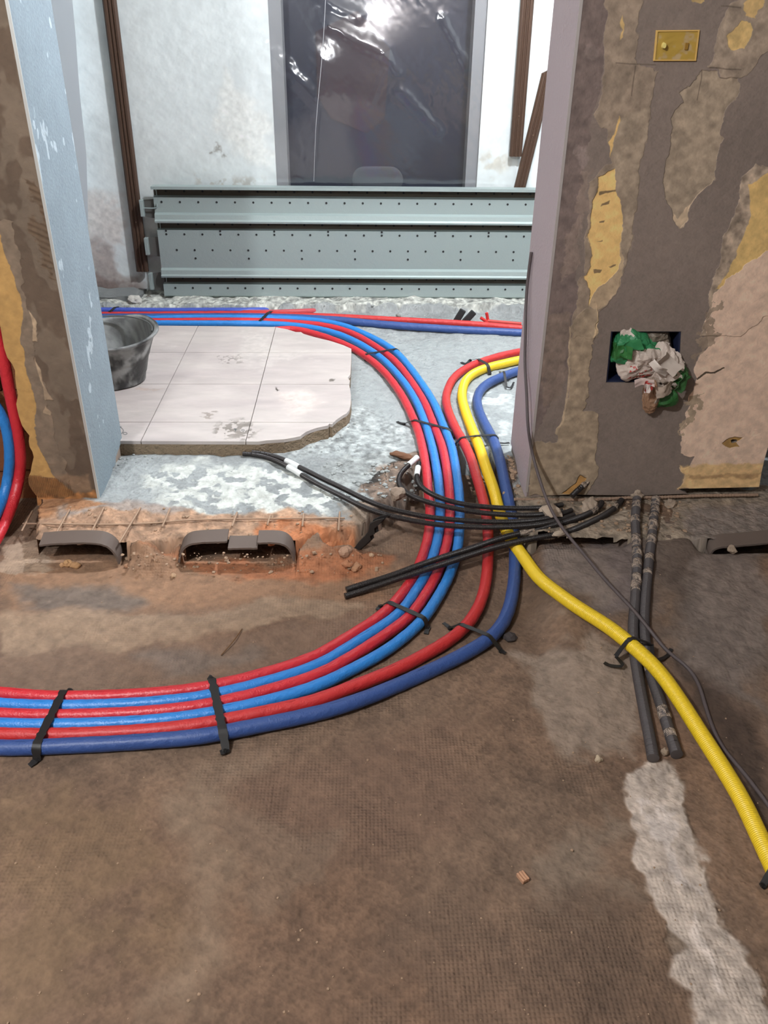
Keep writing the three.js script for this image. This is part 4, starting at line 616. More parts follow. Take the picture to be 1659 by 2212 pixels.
conduit([[745, 1288, 0.01], [790, 1274, 0.014], [851, 1253, 0.03], [911, 1233.5, 0.05], [971, 1214, 0.056], [1031, 1194, 0.06], [1092, 1176, 0.064], [1152, 1162.5, 0.072], [1200, 1155, 0.08], [1225, 1150, 0.088], [1268, 1131.5, 0.092], [1309, 1111, 0.094], [1332, 1095, 0.094], [1343, 1080, 0.092]], 0.0088, 'near black corrugated conduit of the pair lying over the pipes, ending on the brown floor', 'black corrugated conduits', { mortar: [0.93] });
conduit([[748, 1274, 0.014], [790, 1260, 0.02], [836, 1247, 0.032], [896, 1224.5, 0.054], [971, 1199, 0.062], [1031, 1181, 0.066], [1062, 1168.5, 0.07], [1122, 1152, 0.078], [1170, 1142, 0.086], [1218, 1128, 0.094], [1252, 1118, 0.096], [1289, 1101, 0.096], [1300, 1085, 0.092]], 0.0088, 'far black corrugated conduit of the pair lying over the pipes, ending on the brown floor', 'black corrugated conduits', { mortar: [0.62, 0.9] });
const gH = (px, py, r) => { let p = P(px, py, 0.05); for (let k = 0; k < 6; k++) p = P(px, py, groundY(p.x, p.z) + r); return p.y; };
const onG = (pts, r) => pts.map(p => [p[0], p[1], gH(p[0], p[1], r)]);
conduit([[1376, 1078, 0.1], ...onG([[1374, 1097], [1372, 1122]], 0.014), [1374, 1158, 0.088], [1376, 1190, 0.076], ...onG([[1376, 1230], [1374, 1267], [1372, 1303], [1367, 1357], [1370, 1411], [1379, 1465], [1392, 1537], [1403, 1591], [1411, 1638]], 0.014)], 0.0128, 'left of the two dusty thick conduits running down from the right wall', 'black corrugated conduits', { m: condD, per: 0.004, step: 0.001, mortar: [0.02, 0.11, 0.2, 0.26, 0.32, 0.39, 0.42] });
conduit([[1417, 1076, 0.1], ...onG([[1415.6, 1093], [1411, 1130]], 0.014), [1408, 1162, 0.086], [1403, 1196, 0.074], ...onG([[1400, 1232], [1396, 1267], [1393, 1303], [1391, 1357], [1397, 1411], [1411, 1476], [1428, 1519], [1443, 1573], [1462, 1630]], 0.014)], 0.0128, 'right of the two dusty thick conduits running down from the right wall', 'black corrugated conduits', { m: condD, per: 0.004, step: 0.001, mortar: [0.0, 0.05, 0.1, 0.14, 0.21, 0.3, 0.38, 0.7, 0.86, 0.93] });
conduit([[1235, 1072, 0.105], [1250, 1057, 0.118], [1266, 1043, 0.13], [1278, 1036, 0.128]], 0.0088, 'short black conduit stub poking out of the foot of the right wall', 'black corrugated conduits', { mortar: [0.5] });

// ---------------------------------------------------------------- grey cable by the right jamb
{
  const pts = [PX(1148, 545, 0.468), PX(1143, 580, 0.466), PX(1137, 640, 0.462), PX(1135.5, 708, 0.461), PX(1134, 780, 0.462)];
  const lowz = [[1137.6, 852, -2.2], [1141, 925, -2.142], [1150, 979, -2.128], [1165, 1033, -2.062], [1183, 1084, -1.991], [1201, 1120, -1.940], [1230, 1160, -1.874], [1266, 1203, -1.803], [1305, 1250, -1.727], [1349, 1297, -1.650]];
  for (const [x, y, z] of lowz) pts.push(PZ(x, y, z));
  for (const [x, y] of [[1372, 1322], [1403, 1360], [1439, 1404], [1486, 1443], [1508, 1476], [1522, 1519], [1540, 1573], [1565, 1620], [1602, 1664], [1660, 1740], [1720, 1830]]) { const p = P(x, y, gH(x, y, pw([[1372, 0.042], [1403, 0.034], [1439, 0.02], [1486, 0.006]], x))); pts.push(p); }
  tag(mesh('grey_cable', tube(sampleCurve(pts, 0.008, 4), () => 0.0043, 10), new THREE.MeshStandardMaterial({ color: col([88, 78, 78]), roughness: 0.6 })), 'thin dark grey cable dropping along the right jamb and across the floor', 'cable');
}

// ---------------------------------------------------------------- black straps over the pipes
const strapM = new THREE.MeshStandardMaterial({ color: col([30, 28, 28]), roughness: 0.5, bumpMap: SCUFF, bumpScale: 0.002 });
function ribbon(pts, w, th, m, name, parent) { // flat band along pts; its width lies level
  const s = pts, pos = [], idx = [], n = s.length;
  for (let i = 0; i < n; i++) {
    const T0 = s[Math.min(n - 1, i + 1)].clone().sub(s[Math.max(0, i - 1)]); const W = V3(T0.z, 0, -T0.x); if (W.length() < 1e-6) W.set(1, 0, 0); W.normalize(); const N = T0.clone().normalize().cross(W).normalize(); if (N.y < 0 && Math.abs(T0.y) < T0.length() * 0.7) N.negate();
    const tw = w * (0.85 + 0.2 * vn(i * 0.7, w * 900));
    for (const [a, b] of [[-1, 0], [1, 0], [1, 1], [-1, 1]]) { const q = s[i].clone().addScaledVector(W, a * tw / 2).addScaledVector(N, b * th); pos.push(q.x, q.y, q.z); }
  }
  for (let i = 0; i < n - 1; i++) for (let k = 0; k < 4; k++) { const a = i * 4 + k, b = i * 4 + (k + 1) % 4, c = a + 4, d = b + 4; idx.push(a, b, c, b, d, c); }
  idx.push(0, 2, 1, 0, 3, 2); const e = (n - 1) * 4; idx.push(e, e + 1, e + 2, e, e + 2, e + 3);
  const g = new THREE.BufferGeometry(); g.setAttribute('position', new THREE.Float32BufferAttribute(pos, 3)); g.setIndex(idx);
  return mesh(name, toCreasedNormals(g, 0.5), m, parent);
}
function strap(a, b, axes, label, o = {}) { // over the pipes from a to b (pixels on the floor), tucked down on both sides
  const A = P(a[0], a[1], o.ha ?? level(a[1], 0) + 0.004), B = P(b[0], b[1], o.hb ?? level(b[1], 0) + 0.004), n = 60, w = o.w ?? 0.011;
  const top = []; for (let i = 0; i <= n; i++) {
    const q = A.clone().lerp(B, i / n); let y = lerp(A.y, B.y, i / n);
    for (const [S2, r] of axes) { let bd = 1e9, by = 0; for (const p of S2) { const d = (p.x - q.x) ** 2 + (p.z - q.z) ** 2; if (d < bd) { bd = d; by = p.y; } } const d = Math.sqrt(bd); if (d < r + 0.0012) y = Math.max(y, by + Math.sqrt(Math.max(0, (r + 0.0012) ** 2 - d * d))); }
    top.push(V3(q.x, y, q.z));
  }
  const hull = []; for (const p of top) { while (hull.length > 1) { const u = hull[hull.length - 2], v = hull[hull.length - 1], d1 = Math.hypot(v.x - u.x, v.z - u.z), d2 = Math.hypot(p.x - u.x, p.z - u.z); if ((v.y - u.y) * d2 <= (p.y - u.y) * d1) hull.pop(); else break; } hull.push(p); }
  const t = thing(o.name ?? 'black_strap', label, 'strap', [0, 0, 0], 'black straps over the pipes');
  const line = []; for (let i = 0; i < hull.length - 1; i++) { const L = hull[i].distanceTo(hull[i + 1]), k = Math.max(1, Math.ceil(L / 0.006)); for (let j = 0; j < k; j++) line.push(hull[i].clone().lerp(hull[i + 1], j / k)); } line.push(hull[hull.length - 1]);
  ribbon(line, w, 0.0012, strapM, 'band', t);
  for (const [e, tail] of [[A, o.ta], [B, o.tb]]) if (tail) { const pts = [e, ...tail.map(q => P(q[0], q[1], q[2] ?? e.y))]; const c = sampleCurve(pts, 0.006, 0); ribbon(c, w * 0.8, 0.0018, strapM, 'tail', t); }
  const R = rng(a[0] * 7 + a[1]);
  for (const [e, kn] of [[A, o.ka ?? 1], [B, o.kb ?? 1]]) if (kn) { const g = new THREE.IcosahedronGeometry(0.006, 2), p = g.attributes.position; for (let i = 0; i < p.count; i++) { const v = V3().fromBufferAttribute(p, i); v.multiplyScalar(1 + 0.4 * vn(v.x * 500 + a[0], v.y * 500 + v.z * 300)); p.setXYZ(i, v.x, v.y * 0.7, v.z); } g.computeVertexNormals(); const k = mesh('knot', g, strapM, t); k.position.copy(e); }
  return t;
}
const AX = (...k) => k.map(q => [samples[q], PIPES[q].r]);
const yAx = [yellowPts.filter((_, i) => i % 8 === 0), 0.0168];
strap([150, 1492], [80, 1641], AX('R1', 'B1', 'R2', 'B2', 'R3', 'N'), 'black strap across all six pipes at the left edge of the photo', { w: 0.02, tb: [[72, 1648, 0.006], [64, 1655, 0.004]] });
strap([456, 1466], [488, 1622], AX('R1', 'B1', 'R2', 'B2', 'R3', 'N'), 'black strap across all six pipes below the second plastic arch', { w: 0.02, ta: [[450, 1462, 0.01]], tb: [[476, 1627, 0.004]] });
strap([822, 1310], [924, 1356], AX('R1', 'B1', 'R2', 'B2'), 'black strap across the four-pipe bundle on the brown floor below the crossing conduits', { w: 0.016, tb: [[920, 1370, 0.004]], ta: [[815, 1318, 0.006]] });
strap([972, 1357], [1082, 1406], AX('R3', 'N'), 'black strap across the dusty red and dark blue pipes on the brown floor', { w: 0.014, ta: [[958, 1346, 0.006]], tb: [[1092, 1412, 0.004]] });
strap([1330, 1418], [1408, 1392], [yAx], 'black strap around the yellow conduit with both loose ends on the floor', { w: 0.012, ha: 0.05, hb: 0.055, ka: 0, kb: 0, ta: [[1345, 1438, 0.04], [1318, 1438, 0.03], [1305, 1432, 0.03]], tb: [[1412, 1424, 0.04], [1440, 1418, 0.028], [1450, 1402, 0.032]] });
strap([872, 916], [978, 944], AX('R1', 'B1', 'R2', 'B2'), 'black strap across the four-pipe bundle level with the front edge of the tiles', { w: 0.014, ta: [[864, 914], [858, 911]] });
strap([982, 962], [1076, 957], [...AX('R3', 'N'), yAx], 'black strap over red, yellow and dark blue lines at the right jamb', { w: 0.012, tb: [[1090, 958], [1100, 957]] });
strap([1016, 778], [1058, 808], [...AX('R3'), yAx], 'black strap over the red pipe and yellow conduit where they turn right', { w: 0.016, ta: [[1006, 786], [996, 783]] });
strap([790, 778], [866, 764], AX('R1', 'B1', 'R2', 'B2'), 'black strap across the four-pipe bundle beside the straight right edge of the tiles', { w: 0.014 });
strap([562, 705], [588, 681], [[bpN, 0.0165], [bpR, 0.0135], ...AX('B1', 'R2', 'B2')], 'black strap across the pipes behind the tiles below the deck middle', { w: 0.016, ka: 0, kb: 0 });
strap([238, 684], [270, 660], [[bpN, 0.0165], [bpR, 0.0135], [bpP, 0.0145]], 'black strap across the pipes just behind the bucket', { w: 0.014, ka: 0, kb: 0 });
strap([1648, 1912], [1700, 1850], [yAx], 'black strap on the yellow conduit at the right edge of the photo', { w: 0.012, kb: 0, ha: 0.006, hb: 0.006 });
strap([1094, 836], [1080, 802], AX('N'), 'small black strap on the dark blue pipe beside the right jamb', { w: 0.01, ka: 0, kb: 0, ta: [[1102, 838], [1110, 826]] });

// ---------------------------------------------------------------- wall boxes and crumpled bag
{
  const q = XY([[1320, 716], [1472, 716], [1466, 826], [1309, 827]]), b = thing('junction_box', 'dark square junction box sunk in the right wall around the crumpled bag', 'junction box');
  const inset = (p, k) => { const cx = (q[0][0] + q[2][0]) / 2, cy = (q[0][1] + q[2][1]) / 2; return p.map(v => [cx + (v[0] - cx) * k, cy + (v[1] - cy) * k]); };
  const sh = poly(inset(q, 0.995)); sh.holes.push(new THREE.Path(inset(q, 0.955).map(p => new THREE.Vector2(...p))));
  const rim = new THREE.ExtrudeGeometry(sh, { depth: 0.07, bevelEnabled: false }); rim.translate(0, 0, WALLZ - 0.074);
  const pl = new THREE.MeshStandardMaterial({ color: col([34, 42, 70]), roughness: 0.5 });
  mesh('side', rim, pl, b);
  const bk = new THREE.ExtrudeGeometry(poly(inset(q, 0.995)), { depth: 0.004, bevelEnabled: false }); bk.translate(0, 0, WALLZ - 0.079); mesh('back_plate', bk, pl, b);
  // crumpled carrier bag stuffed in the box
  const bag = thing('crumpled_bag', 'crumpled white and green printed bag stuffed into the box in the right wall', 'bag');
  const wad = (cx, cy, z, sx, sy, sz, seed, paintFn, name) => {
    let g = new THREE.IcosahedronGeometry(1, 11); const p = g.attributes.position, c = new Float32Array(p.count * 3), R = rng(seed), pl = []; for (let i = 0; i < 26; i++) { const n = V3(R() * 2 - 1, R() * 2 - 1, R() * 2 - 1).normalize(); pl.push([n, 0.58 + 0.42 * R()]); }
    const v = V3(), vv = [];
    for (let i = 0; i < p.count; i++) { v.fromBufferAttribute(p, i).normalize(); let r = 1.1; for (const [n, d] of pl) { const k = n.dot(v); if (k > 0.01) r = Math.min(r, d / k); } r *= 1 - 0.2 * Math.abs(vn(v.x * 3.2 + seed, v.y * 3.2 + v.z * 2.5)) - 0.05 * Math.abs(vn(v.x * 8 + seed, v.y * 8 - v.z * 6)); vv.push(v.clone().multiplyScalar(r)); p.setXYZ(i, cx + v.x * r * sx * 1.4, cy + v.y * r * sy * 1.4, z + v.z * r * sz * 1.2); }
    for (let i = 0; i < p.count; i += 3) { const m = vv[i].clone().add(vv[i + 1]).add(vv[i + 2]).divideScalar(3), k = paintFn(m.x + 0.1 * vn(m.x * 6 + seed, m.y * 6), m.y + 0.1 * vn(m.x * 6, m.y * 6 + seed), m.z).map(t => lin(t / 255) * FRONT_GAIN * 0.95); for (let j = 0; j < 3; j++) c.set(k, 3 * (i + j)); }
    g.setAttribute('color', new THREE.BufferAttribute(c, 3)); g.computeVertexNormals();
    return mesh(name, g, new THREE.MeshStandardMaterial({ vertexColors: true, roughness: 0.5, flatShading: true }), bag);
  };
  const W = [206, 190, 178], W2 = [170, 154, 140], G = [52, 132, 84], GD = [44, 100, 46], RD = [186, 74, 66], TN = [150, 116, 90];
  const at = (px, py) => XY([[px, py]])[0];
  const c0 = at(1397, 772), c1 = at(1376, 748), c2 = at(1440, 790), c3b = at(1430, 852), c4b = at(1400, 856), c5 = at(1425, 738);
  wad(c0[0], c0[1], WALLZ + 0.0, 0.062, 0.052, 0.05, 3, (x, y) => y < -0.2 && x > -0.5 && x < 0.15 ? (Math.abs(vn(x * 7, y * 7)) < 0.22 ? RD : W) : x > 0.4 && y < 0.1 ? (vn(x * 8, y * 8) > 0 ? GD : W2) : y > 0.45 && x < 0.3 ? G : W, 'paper_wad');
  wad(c1[0] - 0.012, c1[1] - 0.004, WALLZ - 0.018, 0.055, 0.05, 0.045, 8, (x, y) => y > 0.55 && x < -0.1 ? W : x < -0.1 && y < 0.2 ? (y < -0.35 ? G : GD) : y > 0.1 ? G : W2, 'paper_wad');
  wad(c2[0] - 0.005, c2[1], WALLZ + 0.008, 0.05, 0.062, 0.04, 14, (x, y) => y > 0.15 ? W : x > 0.2 ? (vn(x * 6 + 4, y * 7) > -0.1 ? GD : W) : y < -0.3 ? W2 : W, 'paper_wad');
  wad(c3b[0] - 0.004, c3b[1], WALLZ + 0.02, 0.03, 0.036, 0.018, 21, (x, y) => y > 0.5 ? W2 : GD, 'paper_flap');
  wad(c4b[0], c4b[1], WALLZ + 0.022, 0.024, 0.044, 0.02, 25, (x, y) => x > 0.2 && y > 0 ? W2 : TN, 'paper_flap');
  const fold = (px, py, z, w, h, rot, ry, rgb, bend) => { const q = at(px, py), g = new THREE.BoxGeometry(w, h, 0.0009, 6, 4, 1), p = g.attributes.position; for (let i = 0; i < p.count; i++) { const u = p.getX(i) / w, v = p.getY(i) / h; p.setZ(i, p.getZ(i) + bend * (Math.abs(u + 0.12) - 0.25) * w + 0.004 * vn(u * 4 + px, v * 4)); } g.computeVertexNormals(); const o = mesh('paper_fold', g, new THREE.MeshStandardMaterial({ color: col(rgb, FRONT_GAIN), roughness: 0.5, side: THREE.DoubleSide }), bag); o.position.set(q[0], q[1], z); o.rotation.set(0.1, ry, rot); };
  fold(1428, 766, WALLZ + 0.062, 0.07, 0.034, -0.75, 0.3, [206, 192, 180], 0.5);
  fold(1410, 778, WALLZ + 0.066, 0.06, 0.02, -0.6, -0.2, [214, 202, 192], -0.6);
  fold(1378, 806, WALLZ + 0.064, 0.05, 0.02, 0.25, -0.3, [206, 186, 178], 0.7);
  fold(1384, 812, WALLZ + 0.07, 0.022, 0.028, 0.3, 0.2, [190, 72, 66], 0.6);
  fold(1381, 816, WALLZ + 0.074, 0.016, 0.026, 0.2, 0.1, [226, 212, 204], 0.6);
  fold(1460, 812, WALLZ + 0.05, 0.03, 0.05, -0.5, 0.6, [52, 96, 50], 0.5);
  fold(1362, 738, WALLZ + 0.03, 0.045, 0.03, 0.5, -0.2, [58, 134, 84], 0.6);
  fold(1345, 752, WALLZ + 0.03, 0.04, 0.034, 0.1, -0.5, [48, 112, 54], 0.5);
  fold(1422, 826, WALLZ + 0.058, 0.045, 0.035, 0.3, 0.2, [190, 172, 156], -0.7);
  wad(c5[0], c5[1], WALLZ - 0.03, 0.04, 0.035, 0.03, 31, (x, y) => [128, 116, 102], 'paper_wad');
}
{
  const q = XY([[1417, 66], [1510, 65], [1502, 131], [1411, 131]]), t = thing('taped_switch_box', 'small switch box covered with yellow brown tape high on the right wall', 'switch box');
  const inset = k => { const cx = (q[0][0] + q[2][0]) / 2, cy = (q[0][1] + q[2][1]) / 2; return q.map(v => [cx + (v[0] - cx) * k, cy + (v[1] - cy) * k]); };
  const fr = poly(q); fr.holes.push(new THREE.Path(inset(0.93).map(p => new THREE.Vector2(...p))));
  mesh('frame', new THREE.ExtrudeGeometry(fr, { depth: 0.004, bevelEnabled: true, bevelSize: 0.0006, bevelThickness: 0.0006, bevelSegments: 1 }).translate(0, 0, WALLZ), mat([196, 160, 92], 0.5, { gain: 1.3 }), t);
  const cg = new THREE.PlaneGeometry(1, 1, 40, 28), p = cg.attributes.position, c = new Float32Array(p.count * 3), qi = inset(0.94);
  for (let i = 0; i < p.count; i++) { const u = p.getX(i) + 0.5, v = p.getY(i) + 0.5, x = lerp(lerp(qi[3][0], qi[2][0], u), lerp(qi[0][0], qi[1][0], u), v), y = lerp(lerp(qi[3][1], qi[2][1], u), lerp(qi[0][1], qi[1][1], u), v); p.setXYZ(i, x, y, WALLZ + 0.0024 + 0.0012 * fbm(u * 5, v * 5, 3)); const k = sst(0.0, 0.2, fbm(u * 4 + 3, v * 3, 3) + 0.3 * (u - 0.6)), d = 1; c.set([lerp(0.48, 0.5, k) * d, lerp(0.31, 0.36, k) * d, lerp(0.06, 0.19, k) * d], 3 * i); }
  cg.setAttribute('color', new THREE.BufferAttribute(c, 3)); cg.computeVertexNormals();
  mesh('tape_cover', cg, new THREE.MeshStandardMaterial({ vertexColors: true, roughness: 0.4 }), t);
  const k = at2(1432, 98); mesh('screw_post', new THREE.CylinderGeometry(0.0035, 0.0045, 0.012, 12).rotateX(Math.PI / 2).rotateZ(0).scale(1, 1.5, 1).translate(k[0], k[1], WALLZ + 0.008), mat([226, 196, 120], 0.5, { gain: 1.3 }), t);
  const k2 = at2(1482, 100); mesh('slot', rbox(0.008, 0.014, 0.003, 0.001).translate(k2[0], k2[1], WALLZ + 0.004), mat([150, 112, 40], 0.5), t);
}
function at2(px, py) { return XY([[px, py]])[0]; }

// ---------------------------------------------------------------- rebar, wire mesh, plastic arches
{
  const rust = new THREE.MeshStandardMaterial({ color: col([140, 116, 98], 1.25), roughness: 0.9, bumpMap: GRIT, bumpScale: 0.002 });
  const s = sampleCurve([[1110, 1079], [1200, 1079.5], [1290, 1079], [1360, 1075], [1430, 1074], [1510, 1071], [1580, 1070], [1637, 1069]].map(p => PZ(p[0], p[1], WALLZ + 0.012)), 0.0025, 3);
  tag(mesh('rebar', tube(s, d => 0.0046 + 0.0007 * Math.sin(d * 2 * Math.PI / 0.009), 10), rust), 'ribbed steel bar lying along the foot of the right wall', 'rebar');
  const wm = thing('wire_mesh', 'rusty steel mesh sticking out of the broken orange edge under the left wall', 'wire mesh');
  const wireM = new THREE.MeshStandardMaterial({ color: col([170, 142, 118]), roughness: 0.85 });
  const onS = (px, py, up) => { let p = P(px, py, 0.08); for (let k = 0; k < 6; k++) p = P(px, py, Math.max(0.03, groundY(p.x, p.z)) + up); return p; };
  mesh('long_wire', tube(sampleCurve([[50, 1131], [100, 1131.5], [140, 1132], [240, 1133], [330, 1130], [400, 1124], [500, 1121], [620, 1120], [745, 1119]].map(p => onS(p[0], p[1], 0.006)), 0.01, 3), () => 0.0024, 8), wireM, wm);
  for (const [a, b] of [[[70, 1104], [47, 1147]], [[150, 1101], [117, 1160]], [[224, 1097], [192, 1160]], [[303, 1097], [258, 1172]], [[367, 1099], [350, 1138]], [[512, 1107], [501, 1137]], [[584, 1113], [577, 1134]], [[656, 1110], [653, 1137]], [[734, 1106], [731, 1146]]]) mesh('cross_wire', tube(sampleCurve([onS(a[0], a[1], 0.004), onS((a[0] + b[0]) / 2, (a[1] + b[1]) / 2, 0.012), onS(b[0], b[1], 0.01)], 0.012, 0), () => 0.0027, 8), wireM, wm);
  const blk = new THREE.MeshStandardMaterial({ color: col([100, 87, 79], 1.0), roughness: 0.7, bumpMap: GRIT, bumpScale: 0.003 });
  function arch(px, label, o = {}) { // edge of a thin plastic shell: curve in a vertical plane, some depth behind it
    const t = thing('plastic_arch', label, 'plastic edge'), z0 = o.z ?? -1.922;
    for (const [name, pts, dz] of px) {
      const c = sampleCurve(pts.map(p => PZ(p[0], p[1], z0 + (dz || 0))), 0.006, 2), pos = [], idx = [], n = c.length, D = -0.046, th = 0.0055;
      for (let i = 0; i < n; i++) { const T0 = c[Math.min(n - 1, i + 1)].clone().sub(c[Math.max(0, i - 1)]).normalize(), N = V3(-T0.y, T0.x, 0); if (N.y < 0) N.negate(); const q = c[i].clone().addScaledVector(N, -th), fr = 0.0012 * vn(i * 0.8, 3); for (const [b, z] of [[c[i], fr], [q, fr], [q, D], [c[i], D]]) pos.push(b.x, b.y + (z === D ? 0.01 : 0), b.z + z); }
      for (let i = 0; i < n - 1; i++) for (let k = 0; k < 4; k++) { const a = i * 4 + k, b = i * 4 + (k + 1) % 4; idx.push(a, a + 4, b, b, a + 4, b + 4); }
      idx.push(0, 1, 2, 0, 2, 3); const e = (n - 1) * 4; idx.push(e, e + 2, e + 1, e, e + 3, e + 2);
      const g = new THREE.BufferGeometry(); g.setAttribute('position', new THREE.Float32BufferAttribute(pos, 3)); g.setIndex(idx); mesh(name, toCreasedNormals(g, 0.6), blk, t);
    }
    return t;
  }
  arch([['shell', [[84, 1177], [120, 1174], [170, 1172], [215, 1174], [232, 1180], [246, 1192], [255, 1206], [259, 1219]]]], 'dark plastic edge curving down at its right end, under the left wall');
  arch([['shell', [[384, 1219], [387, 1200], [394, 1185], [406, 1176], [430, 1172], [490, 1169]]], ['shell', [[556, 1172], [590, 1172], [612, 1175], [625, 1184], [633, 1198], [637, 1212]]], ['middle_flap', [[492, 1184], [520, 1184], [556, 1183]], 0.008]], 'dark plastic arch with a gap in its top, in the orange broken edge');
  { const t = thing('dark_void_sheet', 'black sheet standing for the dark void at the right end of the orange hollow', 'plastic edge'), zt = -2.0; const q = XY([[806, 1122], [822, 1114], [840, 1110], [828, 1124], [816, 1134], [818, 1146], [806, 1152], [808, 1160], [796, 1172], [784, 1182], [774, 1192], [768, 1182], [780, 1166], [794, 1152], [802, 1142]], zt); const g = new THREE.ExtrudeGeometry(poly(q), { depth: 0.004, bevelEnabled: false }); g.translate(0, 0, zt); mesh('void_layer', g, mat([30, 27, 26], 0.8), t); const b = g.clone(); b.scale(0.9, 0.9, 1); b.translate(-0.006, 0.004, 0.008); mesh('void_layer', b, mat([44, 39, 36], 0.8), t); }  // black layers painted in place of a dark void in the broken edge
  arch([['shell', [[1531, 1208], [1534, 1195], [1543, 1186], [1560, 1181], [1600, 1178], [1660, 1172], [1720, 1168]]]], 'curled dark plastic edge over a hole in the floor at far right', { z: -1.905 });
}

// ---------------------------------------------------------------- stones, rubble, litter
function stoneGeo(seed, r, sq = [1, 0.75, 0.9]) { const g = new THREE.IcosahedronGeometry(r, 2), p = g.attributes.position, v = V3(); for (let i = 0; i < p.count; i++) { v.fromBufferAttribute(p, i).divideScalar(r); const k = 1 + 0.35 * vn(v.x * 1.7 + seed, v.y * 1.7 + v.z * 1.1) + 0.15 * vn(v.x * 5 + seed, v.z * 5 - v.y * 3); p.setXYZ(i, v.x * r * k * sq[0], v.y * r * k * sq[1], v.z * r * k * sq[2]); } g.computeVertexNormals(); return g; }
const stoneM = (rgb, g = 1.05) => new THREE.MeshStandardMaterial({ color: col(rgb, g), roughness: 0.95, flatShading: true });
const groundP = (px, py) => { let p = P(px, py, 0.05); for (let k = 0; k < 8; k++) p = P(px, py, groundY(p.x, p.z)); return p; };
function stone(name, px, py, r, rgb, label, cat, sq, seed, lift = 0.5) { const p = groundP(px, py), o = mesh(name, stoneGeo(seed, r, sq), stoneM(rgb)); o.position.set(p.x, p.y + r * (sq ? sq[1] : 0.75) * lift, p.z); o.rotation.y = seed; tag(o, label, cat); return o; }
stone('pebble', 1293, 1641, 0.009, [176, 158, 134], 'pale pebble left of the lower ends of the thick conduits', 'pebble', [1, 0.8, 0.8], 1);
stone('stone_chip', 1434, 1630, 0.009, [150, 132, 112], 'small stone chip wedged between the lower ends of the two thick conduits', 'stone', [0.8, 1.1, 0.8], 2, 0.8);
stone('rubble_lump', 750, 1222, 0.014, [168, 116, 84], 'reddish lump of rubble left of the pipes beside a larger lump', 'rubble', [1, 0.7, 0.8], 3);
stone('rubble_lump', 769, 1228, 0.013, [176, 132, 100], 'largest tan lump of rubble between the orange hollow and the red pipe', 'rubble', [1.3, 0.8, 0.9], 4);
stone('rubble_lump', 745, 1197, 0.02, [166, 132, 108], 'broken mortar lump hanging at the right end of the orange hollow', 'rubble', [1.1, 0.7, 0.9], 5);
stone('pebble', 803, 1201, 0.007, [186, 158, 130], 'small pale pebble on the floor between the broken edge and the pipes', 'pebble', [1, 0.8, 0.8], 6);
stone('pebble', 275, 1225, 0.008, [164, 126, 98], 'rounded tan pebble on the floor right of the first plastic arch', 'pebble', [1, 0.9, 0.9], 7);
stone('pebble', 375, 1246, 0.007, [172, 142, 112], 'small tan pebble on the floor in front of the gap between the plastic arches', 'pebble', [1.2, 0.8, 0.9], 8);
stone('brick_fragment', 868, 990, 0.026, [112, 78, 56], 'flat brown brick fragment at the rim of the broken pit', 'brick fragment', [1.5, 0.4, 0.6], 9, 1);
stone('rubble_lump', 858, 1078, 0.022, [150, 132, 116], 'grey brown rubble stone in the pit under the taped conduits', 'rubble', [1, 0.9, 0.9], 10, 0.8);
stone('rubble_lump', 895, 1086, 0.017, [128, 112, 104], 'dull grey rubble stone beside the inner red pipe in the pit', 'rubble', [1, 0.9, 0.8], 11, 0.8);
stone('mortar_lump', 1188, 1118, 0.028, [176, 158, 140], 'pale mortar lump on the black conduits beside the grey cable', 'mortar', [1.1, 0.7, 0.8], 12, 0.9);
stone('mortar_lump', 1205, 1154, 0.014, [176, 160, 142], 'small pale mortar lump stuck on the near crossing conduit', 'mortar', [1.5, 0.5, 0.6], 13, 0.4).position.copy(P(1207, 1153, 0.098));
stone('mortar_lump', 1272, 1100, 0.026, [164, 147, 130], 'crumbly mortar heap where the crossing conduits enter the right wall', 'mortar', [1.3, 0.7, 0.8], 14, 0.6);
stone('mortar_lump', 1280, 1068, 0.026, [160, 142, 124], 'mortar heap against the wall above the steel bar', 'mortar', [1.2, 0.7, 0.6], 15, 1.0);
stone('mortar_lump', 1376, 1082, 0.018, [164, 147, 130], 'mortar lump around the top of the left thick conduit', 'mortar', [1, 0.9, 0.8], 16, 0.8);
stone('mortar_lump', 1450, 1092, 0.02, [158, 141, 124], 'flat mortar lump right of the thick conduits below the wall', 'mortar', [1.6, 0.5, 0.8], 17, 0.4);
stone('rubble_lump', 1580, 1193, 0.012, [150, 132, 114], 'stone chip in the hole under the curled plastic edge at far right', 'rubble', [1, 0.8, 0.8], 18, 0.8);
stone('rubble_lump', 292, 658, 0.028, [180, 178, 170], 'grey white rubble lump behind the bucket at the left end of the deck', 'rubble', [1, 0.8, 0.7], 19, 0.9);
stone('rubble_lump', 322, 657, 0.024, [104, 96, 88], 'dark rubble lump under the left end of the deck', 'rubble', [0.9, 0.9, 0.7], 20, 0.9);
stone('rubble_lump', 860, 684, 0.012, [134, 134, 128], 'small grey stone lying behind the back red pipe', 'stone', [1.2, 0.6, 0.8], 21, 0.8);
stone('plastic_scrap', 1098, 1378, 0.016, [62, 55, 54], 'crumpled dark plastic scrap on the floor against the dark blue pipe', 'scrap', [1.2, 0.5, 0.9], 50);
{ // crushed ball of foil-coloured foam under the first arch
  const p = groundP(148, 1222), t = thing('foam_scrap', 'crumpled yellowish foam scrap lying under the first plastic arch', 'foam scrap', [p.x, p.y + 0.006, p.z]);
  mesh('lump', stoneGeo(40, 0.013, [1, 0.9, 0.8]), stoneM([186, 146, 104]), t); mesh('lump', stoneGeo(43, 0.011, [1.2, 0.8, 0.8]).translate(0.02, -0.002, 0.006), stoneM([176, 136, 96]), t); mesh('lump', stoneGeo(46, 0.007, [1, 1, 0.8]).translate(-0.014, -0.001, 0.004), stoneM([192, 152, 112]), t);
}
